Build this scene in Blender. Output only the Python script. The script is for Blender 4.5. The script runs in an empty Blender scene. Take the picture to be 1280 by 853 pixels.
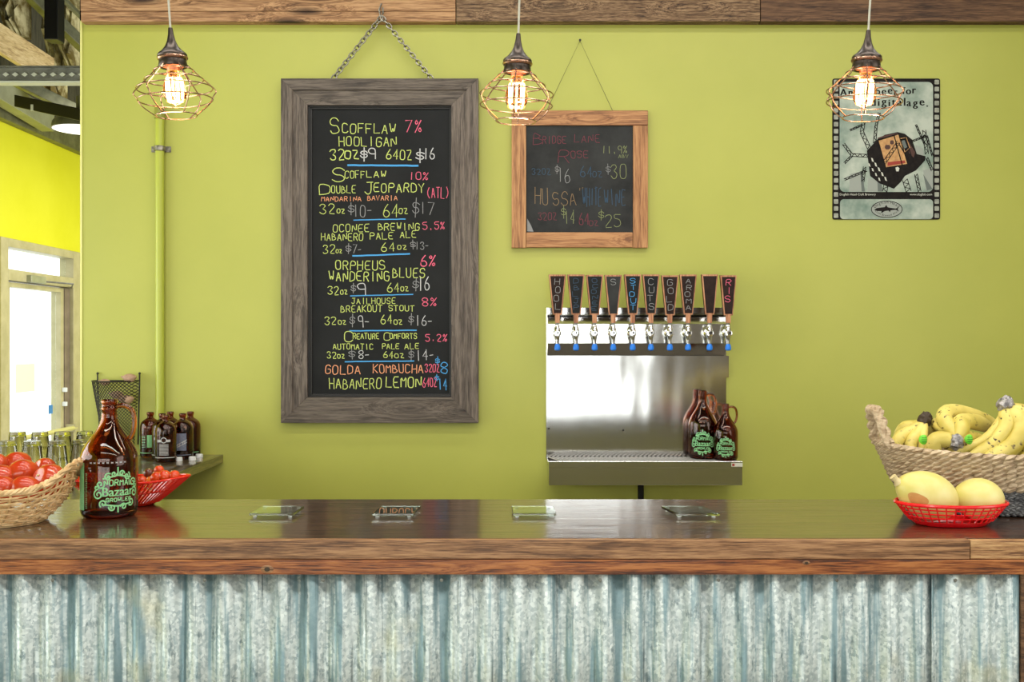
import bpy, bmesh, math, random
from mathutils import Vector, Matrix, Euler
random.seed(7)
PI = math.pi
scene = bpy.context.scene
C = scene.collection

# ------------------------------------------------------------ camera
F = 1244.4          # focal length in pixels of a 1280 wide frame (35 mm lens)
CAMZ = 1.536
cam_d = bpy.data.cameras.new('camera'); cam_d.lens = 35; cam_d.sensor_width = 36
cam = bpy.data.objects.new('camera', cam_d); C.objects.link(cam)
cam.location = (0, 0, CAMZ); cam.rotation_euler = (PI/2, 0, 0)
cam_d.clip_start = 0.05
scene.camera = cam

def P(px, py, d):
    return Vector(((px-640)/F*d, d, CAMZ-(py-426.5)/F*d))

# ------------------------------------------------------------ world, lights, exposure
w = bpy.data.worlds.new('world'); scene.world = w; w.use_nodes = True
bg = w.node_tree.nodes['Background']; bg.inputs[0].default_value = (0.93, 0.97, 1.0, 1); bg.inputs[1].default_value = 2.2
scene.view_settings.view_transform = 'Standard'; scene.view_settings.look = 'None'
scene.view_settings.gamma = 1; scene.view_settings.use_curve_mapping = False
scene.view_settings.exposure = 0.0

def area(name, loc, rot, sx, sy, power, col=(1, 1, 1)):
    l = bpy.data.lights.new(name, 'AREA'); l.shape = 'RECTANGLE'; l.size = sx; l.size_y = sy
    l.energy = power; l.color = col
    o = bpy.data.objects.new(name, l); C.objects.link(o); o.location = loc; o.rotation_euler = rot
    return o
DAY = (1.0, 0.98, 0.95)
# daylight through the storefront windows behind the camera (faces +Y)
area('storefront_daylight', (-1.0, -3.62, 2.02), (PI/2, 0, 0), 5.2, 1.36, 74, DAY)
area('storefront_low_daylight', (-1.0, -3.62, 0.62), (PI/2, 0, 0), 5.2, 0.91, 40, DAY)
# daylight through the left wall's windows (faces +X)
area('side_daylight', (-4.25, 2.2, 1.6), (0, -PI/2, 0), 2.0, 4.2, 104, DAY)
# added overhead fill strips for ambient light, not known fixtures
for sy_ in (-0.6, 1.0, 2.4):
    area('ceiling_fill_light', (0.5, sy_, 3.62), (0, 0, 0), 5.2, 0.22, 57, (1, 0.97, 0.92))
area('aisle_fill_light', (0.3, 3.5, 3.62), (0, 0, 0), 4.4, 0.22, 26, (1, 0.97, 0.92))  # added fill that brightens the bar back, counter and wall top
area('right_fill_light', (3.15, 0.6, 1.9), (0, PI/2, 0), 1.6, 2.6, 36, DAY)  # added fill for the dim right side; this wall has no window
area('hall_top_fill', (-2.3, 8.0, 3.2), (0, 0, 0), 0.8, 3.0, 60, (1, 0.97, 0.9))  # unseen fill added behind the green wall to brighten the hall
area('hall_side_fill', (-0.4, 8.0, 1.8), (0, PI/2, 0), 2.2, 3.5, 90, DAY)  # added fill aimed at the yellow wall, no window stands here

# ------------------------------------------------------------ materials
def srgb(r, g, b):
    f = lambda c: (c/255/12.92) if c/255 <= 0.04045 else ((c/255+0.055)/1.055)**2.4
    return (f(r), f(g), f(b), 1)
def newmat(name):
    m = bpy.data.materials.new(name); m.use_nodes = True
    nt = m.node_tree; b = nt.nodes['Principled BSDF']
    return m, nt, b
def mat(name, col, rough=0.5, metal=0.0, **k):
    m, nt, b = newmat(name)
    b.inputs['Base Color'].default_value = col; b.inputs['Roughness'].default_value = rough
    b.inputs['Metallic'].default_value = metal
    for kk, v in k.items():
        b.inputs[kk.replace('_', ' ')].default_value = v
    return m
def N(nt, t, **k):
    n = nt.nodes.new(t)
    for a, v in k.items(): setattr(n, a, v)
    return n
def coords(nt, scale, rot=(0, 0, 0), kind='Object'):
    tc = N(nt, 'ShaderNodeTexCoord'); mp = N(nt, 'ShaderNodeMapping')
    nt.links.new(tc.outputs[kind], mp.inputs[0]); mp.inputs['Scale'].default_value = scale
    mp.inputs['Rotation'].default_value = rot
    return mp.outputs[0]
def ramp(nt, src, stops):
    r = N(nt, 'ShaderNodeValToRGB'); nt.links.new(src, r.inputs[0])
    e = r.color_ramp.elements
    while len(e) < len(stops): e.new(0.5)
    for i, (p, c) in enumerate(stops): e[i].position = p; e[i].color = c
    return r.outputs[0]
def noise(nt, vec, scale, detail=4, rough=0.5, dist=0.0):
    n = N(nt, 'ShaderNodeTexNoise'); nt.links.new(vec, n.inputs['Vector'])
    n.inputs['Scale'].default_value = scale; n.inputs['Detail'].default_value = detail
    n.inputs['Roughness'].default_value = rough; n.inputs['Distortion'].default_value = dist
    return n.outputs[0]
def bump(nt, b, src, strength, dist=0.01, target='Normal'):
    bp = N(nt, 'ShaderNodeBump'); bp.inputs['Strength'].default_value = strength; bp.inputs['Distance'].default_value = dist
    nt.links.new(src, bp.inputs['Height']); nt.links.new(bp.outputs[0], b.inputs[target])
    return bp
def mixc(nt, fac, a, b, mode='MIX'):
    m = N(nt, 'ShaderNodeMix', data_type='RGBA', blend_type=mode)
    if isinstance(fac, float): m.inputs[0].default_value = fac
    else: nt.links.new(fac, m.inputs[0])
    for s, i in ((a, 6), (b, 7)):
        if isinstance(s, tuple): m.inputs[i].default_value = s
        else: nt.links.new(s, m.inputs[i])
    return m.outputs[2]
def noisy(name, c1, c2, scale, rough=0.5, bmp=0.0, metal=0.0, lo=0.35, hi=0.65, stretch=(1, 1, 1), detail=5, **k):
    m, nt, b = newmat(name)
    v = coords(nt, stretch); n = noise(nt, v, scale, detail, 0.6)
    nt.links.new(ramp(nt, n, [(lo, c1), (hi, c2)]), b.inputs['Base Color'])
    b.inputs['Roughness'].default_value = rough; b.inputs['Metallic'].default_value = metal
    if bmp: bump(nt, b, n, bmp)
    for kk, vv in k.items(): b.inputs[kk.replace('_', ' ')].default_value = vv
    return m
def wood(name, dark, mid, light, along='X', rough=0.5, grain=1.0, knots=1.0, coat=0.0, coat_rough=0.05, bmp=0.3, knotcol=(0.02, 0.01, 0.006, 1), ripple=0.0, off=0.0):
    m, nt, b = newmat(name)
    st = {'X': (1.1, 20, 20), 'Y': (20, 1.1, 20), 'Z': (20, 20, 1.1)}[along]
    tc = N(nt, 'ShaderNodeTexCoord'); mp0 = N(nt, 'ShaderNodeMapping'); nt.links.new(tc.outputs['Object'], mp0.inputs[0])
    mp0.inputs['Location'].default_value = (off, off*0.7, off*0.3)
    base = mp0.outputs[0]
    st2 = {'X': (3.2, 14, 14), 'Y': (14, 3.2, 14), 'Z': (14, 14, 3.2)}[along]
    mk = N(nt, 'ShaderNodeMapping'); nt.links.new(base, mk.inputs[0]); mk.inputs['Scale'].default_value = st2
    vo = N(nt, 'ShaderNodeTexVoronoi'); nt.links.new(mk.outputs[0], vo.inputs['Vector']); vo.inputs['Scale'].default_value = 0.55
    kn = ramp(nt, vo.outputs['Distance'], [(0.0, (1, 1, 1, 1)), (0.42*knots+0.001, (0, 0, 0, 1))])
    mp = N(nt, 'ShaderNodeMapping'); nt.links.new(base, mp.inputs[0]); mp.inputs['Scale'].default_value = st
    sc = N(nt, 'ShaderNodeVectorMath', operation='SCALE'); nt.links.new(kn, sc.inputs[0]); sc.inputs['Scale'].default_value = 1.1*knots
    ad = N(nt, 'ShaderNodeVectorMath', operation='ADD'); nt.links.new(mp.outputs[0], ad.inputs[0]); nt.links.new(sc.outputs[0], ad.inputs[1])
    n1 = noise(nt, ad.outputs[0], 3.0*grain, 6, 0.62, 0.6)
    n2 = noise(nt, ad.outputs[0], 14.0*grain, 3, 0.6, 0.3)
    mx = N(nt, 'ShaderNodeMath', operation='MULTIPLY_ADD'); nt.links.new(n2, mx.inputs[0]); mx.inputs[1].default_value = 0.45; 
    m2 = N(nt, 'ShaderNodeMath', operation='MULTIPLY'); nt.links.new(n1, m2.inputs[0]); m2.inputs[1].default_value = 0.6
    nt.links.new(m2.outputs[0], mx.inputs[2])
    col = ramp(nt, mx.outputs[0], [(0.42, dark), (0.51, mid), (0.61, light)])
    kf = ramp(nt, vo.outputs['Distance'], [(0.08*knots, (1, 1, 1, 1)), (0.20*knots+0.001, (0, 0, 0, 1))])
    col = mixc(nt, kf, col, knotcol)
    nt.links.new(col, b.inputs['Base Color'])
    b.inputs['Roughness'].default_value = rough
    b.inputs['Coat Weight'].default_value = coat; b.inputs['Coat Roughness'].default_value = coat_rough
    if bmp: bump(nt, b, mx.outputs[0], bmp, 0.004)
    if ripple: bump(nt, b, n1, ripple, 0.004, 'Coat Normal')
    return m
def glass(name, col, rough=0.0, ior=1.5):
    return mat(name, col, rough, 0.0, Transmission_Weight=1.0, IOR=ior)
def thin_glass(name, tint, refl=0.08):
    m = bpy.data.materials.new(name); m.use_nodes = True; nt = m.node_tree; nt.nodes.clear()
    o = N(nt, 'ShaderNodeOutputMaterial'); mx = N(nt, 'ShaderNodeMixShader'); tr = N(nt, 'ShaderNodeBsdfTransparent'); g = N(nt, 'ShaderNodeBsdfGlossy')
    tr.inputs[0].default_value = tint; g.inputs['Roughness'].default_value = 0.02; mx.inputs[0].default_value = refl
    nt.links.new(tr.outputs[0], mx.inputs[1]); nt.links.new(g.outputs[0], mx.inputs[2]); nt.links.new(mx.outputs[0], o.inputs[0])
    return m
def emit(name, col, s):
    m, nt, b = newmat(name); b.inputs['Base Color'].default_value = col
    b.inputs['Emission Color'].default_value = col; b.inputs['Emission Strength'].default_value = s
    return m

M = {}
M['green'] = noisy('green wall paint', srgb(173, 176, 78), srgb(181, 183, 84), 1.2, 0.42, 0.02)
M['yellow'] = noisy('yellow wall paint', srgb(214, 212, 30), srgb(222, 220, 44), 1.5, 0.5, 0.02)
M['concrete'] = noisy('concrete floor', srgb(120, 112, 100), srgb(150, 142, 130), 3, 0.45, 0.05)
M['white_wall'] = noisy('off white paint', srgb(205, 200, 188), srgb(215, 210, 198), 2, 0.6)
M['slat_steel'] = mat('satin steel slat', srgb(200, 198, 192), 0.45, 0.3)
M['taupe'] = noisy('taupe wall paint', srgb(128, 118, 100), srgb(140, 130, 112), 2, 0.6)
M['deck'] = noisy('dark ceiling deck', srgb(52, 50, 40), srgb(84, 80, 62), 6, 0.7, 0.3, stretch=(1, 6, 1))
M['frame_alu'] = noisy('beige aluminium frame', srgb(168, 160, 118), srgb(186, 178, 136), 8, 0.4)
M['frame_dark'] = noisy('brown door edge', srgb(110, 96, 80), srgb(130, 115, 98), 8, 0.45)
M['pane'] = thin_glass('window glass', (0.97, 0.99, 0.98, 1))
M['header1'] = wood('light rough header wood', srgb(104, 72, 44), srgb(158, 116, 78), srgb(194, 152, 108), 'X', 0.7, 0.8, 1.0, bmp=0.6, knotcol=srgb(50, 28, 14))
M['header2'] = wood('dark rough header wood', srgb(48, 32, 20), srgb(112, 84, 58), srgb(164, 134, 100), 'X', 0.7, 2.2, 1.0, bmp=0.8, knotcol=srgb(26, 16, 10), off=3.1)
M['header3'] = wood('dark smooth header wood', srgb(52, 34, 20), srgb(90, 62, 40), srgb(120, 88, 60), 'X', 0.7, 0.9, 1.0, bmp=0.5, knotcol=srgb(26, 16, 10), off=7.7)
M['bar_top'] = wood('glossy dark bar wood', srgb(34, 20, 12), srgb(66, 42, 28), srgb(92, 62, 42), 'X', 0.35, 1.0, 0.6, coat=1.0, coat_rough=0.03, bmp=0.15, ripple=0.10)
M['bar_edge'] = wood('brown bar edge wood', srgb(88, 58, 34), srgb(136, 96, 62), srgb(172, 130, 90), 'X', 0.45, 1.1, 0.25, bmp=0.5, off=1.3)
M['bar_edge_low'] = wood('red brown lower edge wood', srgb(64, 30, 12), srgb(134, 74, 34), srgb(176, 112, 60), 'X', 0.42, 1.0, 1.0, bmp=0.5, knotcol=srgb(26, 8, 4), off=5.2)
M['bar_edge_pale'] = wood('pale ribbed edge wood', srgb(104, 68, 38), srgb(164, 120, 76), srgb(198, 158, 108), 'X', 0.5, 1.6, 0.1, bmp=0.8, off=9.2)
M['counter'] = wood('olive brown counter wood', srgb(52, 42, 28), srgb(88, 74, 48), srgb(122, 106, 66), 'Y', 0.3, 0.8, 0.8, coat=0.8, coat_rough=0.06, bmp=0.2)
M['grey_wood'] = wood('weathered grey wood upright', srgb(62, 53, 46), srgb(92, 81, 71), srgb(118, 106, 95), 'Z', 0.65, 0.9, 1.0, bmp=0.5, knotcol=srgb(40, 32, 28))
M['grey_wood_h'] = wood('weathered grey wood level', srgb(56, 48, 42), srgb(86, 76, 66), srgb(110, 99, 88), 'X', 0.65, 0.9, 1.0, bmp=0.5, knotcol=srgb(34, 27, 24), off=2.0)
M['pine'] = wood('stained pine upright', srgb(124, 80, 44), srgb(166, 114, 68), srgb(190, 140, 90), 'Z', 0.5, 0.7, 0.6, bmp=0.3, knotcol=srgb(60, 34, 18))
M['pine_h'] = wood('stained pine level', srgb(118, 75, 42), srgb(162, 110, 66), srgb(188, 137, 88), 'X', 0.5, 0.7, 0.8, bmp=0.3, knotcol=srgb(56, 32, 18), off=4.0)
M['raw_pine'] = wood('raw pale pine', srgb(170, 140, 90), srgb(206, 178, 122), srgb(222, 198, 146), 'Y', 0.6, 0.5, 0.6, bmp=0.2)
M['slate'] = noisy('chalkboard slate', srgb(26, 27, 27), srgb(38, 39, 39), 4, 0.6, 0.02, lo=0.3, hi=0.75, Specular_IOR_Level=0.15)
M['slate_dusty'] = noisy('dusty chalkboard slate', srgb(34, 35, 35), srgb(64, 65, 64), 6, 0.6, 0.02, lo=0.3, hi=0.75, Specular_IOR_Level=0.15)
M['black_edge'] = mat('black inner edge', srgb(24, 22, 20), 0.5)
def chalk(name, c, a=0.75):
    m, nt, b = newmat(name); v = coords(nt, (1, 1, 1)); n = noise(nt, v, 900, 2, 0.7)
    d = tuple(x*a for x in c[:3])+(1,)
    nt.links.new(ramp(nt, n, [(0.35, d), (0.6, c)]), b.inputs['Base Color']); b.inputs['Roughness'].default_value = 0.9
    return m
M['c_green'] = chalk('yellow green chalk', srgb(206, 220, 118))
M['c_white'] = chalk('white chalk', srgb(205, 205, 205))
M['c_grey'] = chalk('faint white chalk', srgb(150, 150, 150))
M['c_pink'] = chalk('pink chalk', srgb(242, 110, 138))
M['c_orange'] = chalk('orange chalk', srgb(240, 165, 120))
M['c_blue'] = chalk('blue chalk', srgb(80, 165, 225))
M['c_fpink'] = chalk('faint pink chalk', srgb(122, 58, 70))
M['c_fblue'] = chalk('faint blue chalk', srgb(56, 82, 106))
M['c_fgreen'] = chalk('faint green chalk', srgb(138, 146, 98))
M['c_forange'] = chalk('faint orange chalk', srgb(150, 124, 90))
M['steel'] = noisy('galvanised chain steel', srgb(120, 116, 104), srgb(165, 160, 148), 60, 0.35, 0.1, 1.0)
M['chrome'] = mat('polished chrome', (0.8, 0.8, 0.8, 1), 0.12, 1.0)
M['dark_metal'] = mat('dark bronze metal', srgb(72, 64, 58), 0.32, 0.9)
M['black_metal'] = mat('black metal', srgb(34, 33, 32), 0.4, 0.7)
M['copper_wire'] = mat('coppery cage wire', srgb(176, 140, 118), 0.25, 1.0)
M['cord'] = mat('silver grey cord', srgb(178, 176, 160), 0.5)
M['blue_cap'] = mat('blue plastic', srgb(16, 120, 225), 0.35)
M['handle_wood'] = wood('oiled tap handle wood', srgb(128, 78, 50), srgb(176, 118, 82), srgb(200, 146, 106), 'Z', 0.5, 1.5, 0.1, bmp=0.2)
M['handle_side'] = mat('dark handle side', srgb(70, 40, 26), 0.5)
M['brown_slate'] = noisy('brown black slate', srgb(36, 25, 22), srgb(48, 34, 30), 30, 0.6, Specular_IOR_Level=0.15)
M['amber'] = glass('amber bottle glass', (0.40, 0.115, 0.022, 1))
M['clear'] = glass('clear glass', (0.99, 1.0, 0.99, 1), 0.0, 1.3)
M['coaster'] = glass('pale green coaster glass', (0.80, 0.93, 0.84, 1), 0.0, 1.7)
M['print_green'] = noisy('green label print', srgb(120, 190, 125), srgb(150, 212, 150), 300, 0.5)
M['print_dark'] = mat('dark label print', srgb(22, 24, 16), 0.5)
M['print_white'] = noisy('silvery label print', srgb(170, 170, 165), srgb(205, 205, 200), 300, 0.5)
M['print_blue'] = noisy('slate blue label print', srgb(92, 98, 116), srgb(120, 126, 142), 300, 0.5)
M['white_plastic'] = mat('white plastic', srgb(225, 228, 225), 0.4)
M['red_plastic'] = mat('glossy red plastic', srgb(226, 18, 26), 0.22, Coat_Weight=0.4)
M['red_plastic2'] = mat('glossy orange red plastic', srgb(214, 36, 14), 0.2, Coat_Weight=0.5)
M['tomato'] = noisy('tomato skin', srgb(178, 44, 18), srgb(200, 78, 32), 9, 0.22, 0.0, Coat_Weight=0.3)
M['cherry'] = noisy('cherry tomato skin', srgb(190, 44, 16), srgb(214, 84, 24), 20, 0.18)
M['cherry_dark'] = noisy('dark cherry tomato skin', srgb(74, 30, 20), srgb(110, 52, 30), 20, 0.18)
M['cherry_orange'] = noisy('orange cherry tomato skin', srgb(214, 104, 24), srgb(230, 130, 40), 20, 0.18)
M['wicker'] = noisy('pale wicker', srgb(190, 152, 98), srgb(228, 198, 148), 40, 0.55, 0.2)
M['seagrass'] = noisy('dry seagrass', srgb(150, 126, 96), srgb(208, 188, 156), 45, 0.65, 0.3, stretch=(1, 1, 3))
M['seagrass_dark'] = noisy('charcoal dyed seagrass', srgb(62, 62, 64), srgb(140, 140, 138), 60, 0.6, 0.3)
def banana_mat():
    m, nt, b = newmat('banana skin')
    v = coords(nt, (1, 1, 1)); n = noise(nt, v, 9, 3); n2 = noise(nt, v, 75, 2, 0.5); n3 = noise(nt, v, 14, 2)
    c = ramp(nt, n, [(0.35, srgb(184, 166, 66)), (0.6, srgb(220, 202, 108))])
    sp = ramp(nt, n2, [(0.60, (0, 0, 0, 1)), (0.65, (1, 1, 1, 1))])
    ar = ramp(nt, n3, [(0.46, (0, 0, 0, 1)), (0.58, (1, 1, 1, 1))])
    mm = mixc(nt, 1.0, sp, ar, 'MULTIPLY')
    nt.links.new(mixc(nt, mm, c, srgb(62, 38, 18)), b.inputs['Base Color']); b.inputs['Roughness'].default_value = 0.42
    return m
M['banana'] = banana_mat()
M['banana_tip'] = mat('dark banana tip', srgb(58, 44, 26), 0.6)
M['film'] = noisy('crinkled silver film', srgb(96, 92, 92), srgb(196, 192, 190), 60, 0.3, 0.6, 0.5)
M['sticker'] = mat('bright green sticker', srgb(110, 205, 50), 0.4)
M['melon'] = noisy('yellow melon skin', srgb(204, 192, 98), srgb(222, 212, 140), 9, 0.35, 0.02)
M['melon_spot'] = noisy('tan melon blotch', srgb(186, 130, 66), srgb(200, 150, 86), 30, 0.6)
M['stem'] = noisy('dry fruit stem', srgb(190, 172, 120), srgb(216, 200, 150), 60, 0.6)
M['potato'] = noisy('tan garlic skin', srgb(170, 136, 108), srgb(200, 166, 138), 40, 0.6)
M['mesh_metal'] = mat('dark wire mesh', srgb(56, 54, 48), 0.5, 0.6)
M['pipe'] = mat('pipe in wall paint', srgb(176, 184, 68), 0.32)
M['foam'] = noisy('rough cream insulation', srgb(112, 96, 44), srgb(206, 196, 148), 9, 0.9, 0.8, lo=0.4, hi=0.6)
M['olive_steel'] = noisy('olive grey steel', srgb(88, 88, 62), srgb(120, 120, 88), 12, 0.4, 0.1, 0.3)
M['grey_panel'] = noisy('grey green sheet metal', srgb(140, 142, 112), srgb(170, 172, 142), 4, 0.4, 0.0, 0.2)
M['dull_steel'] = noisy('dull strut steel', srgb(104, 104, 96), srgb(134, 134, 124), 14, 0.4, 0.1, 0.5)
M['pale_mark'] = mat('pale diamond', srgb(196, 198, 182), 0.4)
M['paper'] = mat('cream notice paper', srgb(248, 236, 205), 0.8)
M['lamp_white'] = mat('white enamel', srgb(235, 235, 232), 0.35)

def stainless():
    m, nt, b = newmat('brushed stainless steel')
    b.inputs['Metallic'].default_value = 1; b.inputs['Base Color'].default_value = (0.66, 0.65, 0.64, 1)
    v = coords(nt, (1, 1, 1)); v2 = coords(nt, (1, 1, 140))
    n = noise(nt, v2, 8, 3, 0.6)
    rr = N(nt, 'ShaderNodeMapRange'); nt.links.new(n, rr.inputs[0]); rr.inputs[3].default_value = 0.09; rr.inputs[4].default_value = 0.17
    nt.links.new(rr.outputs[0], b.inputs['Roughness'])
    v3 = coords(nt, (1, 1, 0.25)); n3 = noise(nt, v3, 9, 1, 0.4)
    bump(nt, b, n3, 0.22, 0.012)
    return m
M['stainless'] = stainless()
def galv():
    m, nt, b = newmat('weathered galvanised sheet')
    tc = N(nt, 'ShaderNodeTexCoord'); o = tc.outputs['Object']
    vo = N(nt, 'ShaderNodeTexVoronoi'); nt.links.new(o, vo.inputs['Vector']); vo.inputs['Scale'].default_value = 150
    mp = N(nt, 'ShaderNodeMapping'); nt.links.new(o, mp.inputs[0]); mp.inputs['Scale'].default_value = (1, 1, 0.35)
    n1 = noise(nt, mp.outputs[0], 55, 5, 0.7)
    mp2 = N(nt, 'ShaderNodeMapping'); nt.links.new(o, mp2.inputs[0]); mp2.inputs['Scale'].default_value = (1, 0, 0.05)
    n2 = noise(nt, mp2.outputs[0], 34, 3, 0.6)
    sep = N(nt, 'ShaderNodeSeparateColor'); nt.links.new(vo.outputs['Color'], sep.inputs[0])
    c = ramp(nt, sep.outputs[0], [(0.0, srgb(156, 170, 170)), (1.0, srgb(206, 215, 210))])
    c = mixc(nt, ramp(nt, n2, [(0.50, (0, 0, 0, 1)), (0.60, (0.85, 0.85, 0.85, 1))]), c, srgb(104, 134, 140))
    c = mixc(nt, ramp(nt, n1, [(0.56, (0, 0, 0, 1)), (0.68, (0.75, 0.75, 0.75, 1))]), c, srgb(82, 104, 108))
    n4 = noise(nt, o, 5, 3, 0.6)
    c = mixc(nt, ramp(nt, n4, [(0.60, (0, 0, 0, 1)), (0.72, (0.35, 0.35, 0.35, 1))]), c, srgb(196, 186, 130))
    # dirt settled along the sheet's valleys and laps: vertical streaks with a ragged outline
    mp3 = N(nt, 'ShaderNodeMapping'); nt.links.new(o, mp3.inputs[0]); mp3.inputs['Scale'].default_value = (60, 0, 1.2)
    n3 = noise(nt, mp3.outputs[0], 1, 6, 0.7)
    c = mixc(nt, ramp(nt, n3, [(0.58, (0, 0, 0, 1)), (0.66, (0.8, 0.8, 0.8, 1))]), c, srgb(60, 78, 82))
    nt.links.new(c, b.inputs['Base Color'])
    b.inputs['Metallic'].default_value = 0.35; b.inputs['Roughness'].default_value = 0.42
    bump(nt, b, n1, 0.2, 0.002)
    return m
M['galv'] = galv()

# ------------------------------------------------------------ mesh helpers
class MB:
    def __init__(s): s.v = []; s.f = []
    def add(s, vs, fs):
        k = len(s.v); s.v += [tuple(x) for x in vs]; s.f += [tuple(i+k for i in f) for f in fs]
        return s
    def box(s, x0, x1, y0, y1, z0, z1):
        v = [(x, y, z) for x in (x0, x1) for y in (y0, y1) for z in (z0, z1)]
        return s.add(v, [(0, 1, 3, 2), (4, 6, 7, 5), (0, 4, 5, 1), (2, 3, 7, 6), (0, 2, 6, 4), (1, 5, 7, 3)])
    def prism(s, poly, axis, a, b):
        # poly: 2D points; axis 'X': (y,z), 'Y': (x,z), 'Z': (x,y)
        def m(p, t): return {'X': (t, p[0], p[1]), 'Y': (p[0], t, p[1]), 'Z': (p[0], p[1], t)}[axis]
        n = len(poly)
        v = [m(p, a) for p in poly]+[m(p, b) for p in poly]
        f = [tuple(range(n)), tuple(range(2*n-1, n-1, -1))]+[(i, (i+1) % n, n+(i+1) % n, n+i) for i in range(n)]
        return s.add(v, f)
    def lathe(s, prof, c=(0, 0, 0), seg=24, sx=1, sy=1, closed=False, rot=None):
        v = []
        for r, z in prof:
            for i in range(seg):
                a = 2*PI*i/seg
                p = Vector((r*math.cos(a)*sx, r*math.sin(a)*sy, z))
                if rot: p = rot @ p
                v.append((p.x+c[0], p.y+c[1], p.z+c[2]))
        f = []
        n = len(prof)
        for j in range(n-1 if not closed else n):
            j2 = (j+1) % n
            for i in range(seg):
                i2 = (i+1) % seg
                f.append((j*seg+i, j*seg+i2, j2*seg+i2, j2*seg+i))
        if not closed:
            if prof[0][0] > 1e-6: f.append(tuple(range(seg-1, -1, -1)))
            if prof[-1][0] > 1e-6: f.append(tuple((n-1)*seg+i for i in range(seg)))
        return s.add(v, f)
    def tube(s, pts, r, seg=8, closed=False, cap=True):
        pts = [Vector(p) for p in pts]; n = len(pts)
        rs = r if isinstance(r, (list, tuple)) else [r]*n
        def tan(i):
            if closed: return (pts[(i+1) % n]-pts[(i-1) % n]).normalized()
            return (pts[min(i+1, n-1)]-pts[max(i-1, 0)]).normalized()
        t = tan(0); up = Vector((0, 0, 1)) if abs(t.z) < 0.9 else Vector((1, 0, 0))
        nr = t.cross(up).normalized(); v = []
        for i in range(n):
            t = tan(i); nr = (nr-t*nr.dot(t)).normalized(); b = t.cross(nr)
            for k in range(seg):
                a = 2*PI*k/seg; v.append(pts[i]+(nr*math.cos(a)+b*math.sin(a))*rs[i])
        f = []
        for i in range(n if closed else n-1):
            j = (i+1) % n
            for k in range(seg):
                k2 = (k+1) % seg; f.append((i*seg+k, i*seg+k2, j*seg+k2, j*seg+k))
        if cap and not closed:
            f.append(tuple(range(seg-1, -1, -1))); f.append(tuple((n-1)*seg+k for k in range(seg)))
        return s.add(v, f)
    def ball(s, c, rx, ry=None, rz=None, seg=16, rings=10, rot=None, fn=None):
        ry = ry or rx; rz = rz or rx; v = []; f = []
        for j in range(rings+1):
            th = PI*j/rings
            for i in range(seg):
                a = 2*PI*i/seg
                p = Vector((math.sin(th)*math.cos(a), math.sin(th)*math.sin(a), math.cos(th)))
                if fn: p = fn(p)
                p = Vector((p.x*rx, p.y*ry, p.z*rz))
                if rot: p = rot @ p
                v.append(p+Vector(c))
        for j in range(rings):
            for i in range(seg):
                i2 = (i+1) % seg; f.append((j*seg+i, (j+1)*seg+i, (j+1)*seg+i2, j*seg+i2))
        return s.add(v, f)
    def build(s, name, m, parent=None, smooth=True, bevel=0.0, sharp=40, weld=True, kind=None, label=None, recalc=True):
        off = Vector((0, 0, 0))
        p = parent
        while p is not None: off += Vector(p.location); p = p.parent
        me = bpy.data.meshes.new(name)
        me.from_pydata([(a-off.x, b-off.y, c-off.z) for a, b, c in s.v], [], s.f)
        bm = bmesh.new(); bm.from_mesh(me)
        if weld: bmesh.ops.remove_doubles(bm, verts=bm.verts, dist=1e-6)
        if recalc: bmesh.ops.recalc_face_normals(bm, faces=bm.faces)
        bm.to_mesh(me); bm.free()
        me.materials.append(M[m] if isinstance(m, str) else m)
        if smooth:
            me.polygons.foreach_set('use_smooth', [True]*len(me.polygons))
            me.set_sharp_from_angle(angle=math.radians(sharp))
        o = bpy.data.objects.new(name, me); C.objects.link(o)
        if parent: o.parent = parent
        if bevel:
            b = o.modifiers.new('bevel', 'BEVEL'); b.width = bevel; b.segments = 2; b.limit_method = 'ANGLE'
        if kind: o['kind'] = kind
        if label: o['label'] = label
        return o
def thing(name, label, cat, loc, group=None):
    o = bpy.data.objects.new(name, None); C.objects.link(o); o.location = loc; o.empty_display_size = 0.05
    o['label'] = label; o['category'] = cat
    if group: o['group'] = group
    return o
def tag(o, label, cat, group=None):
    o['label'] = label; o['category'] = cat
    if group: o['group'] = group
    return o
def origin(o, p):
    # move a top-level mesh's origin to p without moving it
    p = Vector(p); o.data.transform(Matrix.Translation(-p)); o.location = p; return o
def dup(root, loc, rotz=None, label=None, scale=None, rot=None, skip=()):
    r = root.copy(); C.objects.link(r); r.location = loc
    if rotz is not None: r.rotation_euler = (0, 0, rotz)
    if rot is not None: r.rotation_euler = rot
    if scale: r.scale = scale
    if label: r['label'] = label
    for ch in list(root.children):
        if ch.name.split('.')[0] in skip: continue
        c = ch.copy(); C.objects.link(c); c.parent = r
        for g in list(ch.children):
            d = g.copy(); C.objects.link(d); d.parent = c
    return r
def bez(p, n=12):
    # Catmull-Rom through points
    p = [Vector(x) for x in p]; q = [p[0]*2-p[1]]+p+[p[-1]*2-p[-2]]; out = []
    for i in range(1, len(q)-2):
        for k in range(n):
            t = k/n; a, b, c, d = q[i-1:i+3]
            out.append(0.5*((2*b)+(c-a)*t+(2*a-5*b+4*c-d)*t*t+(3*b-a-3*c+d)*t**3))
    out.append(p[-1]); return out

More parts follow.
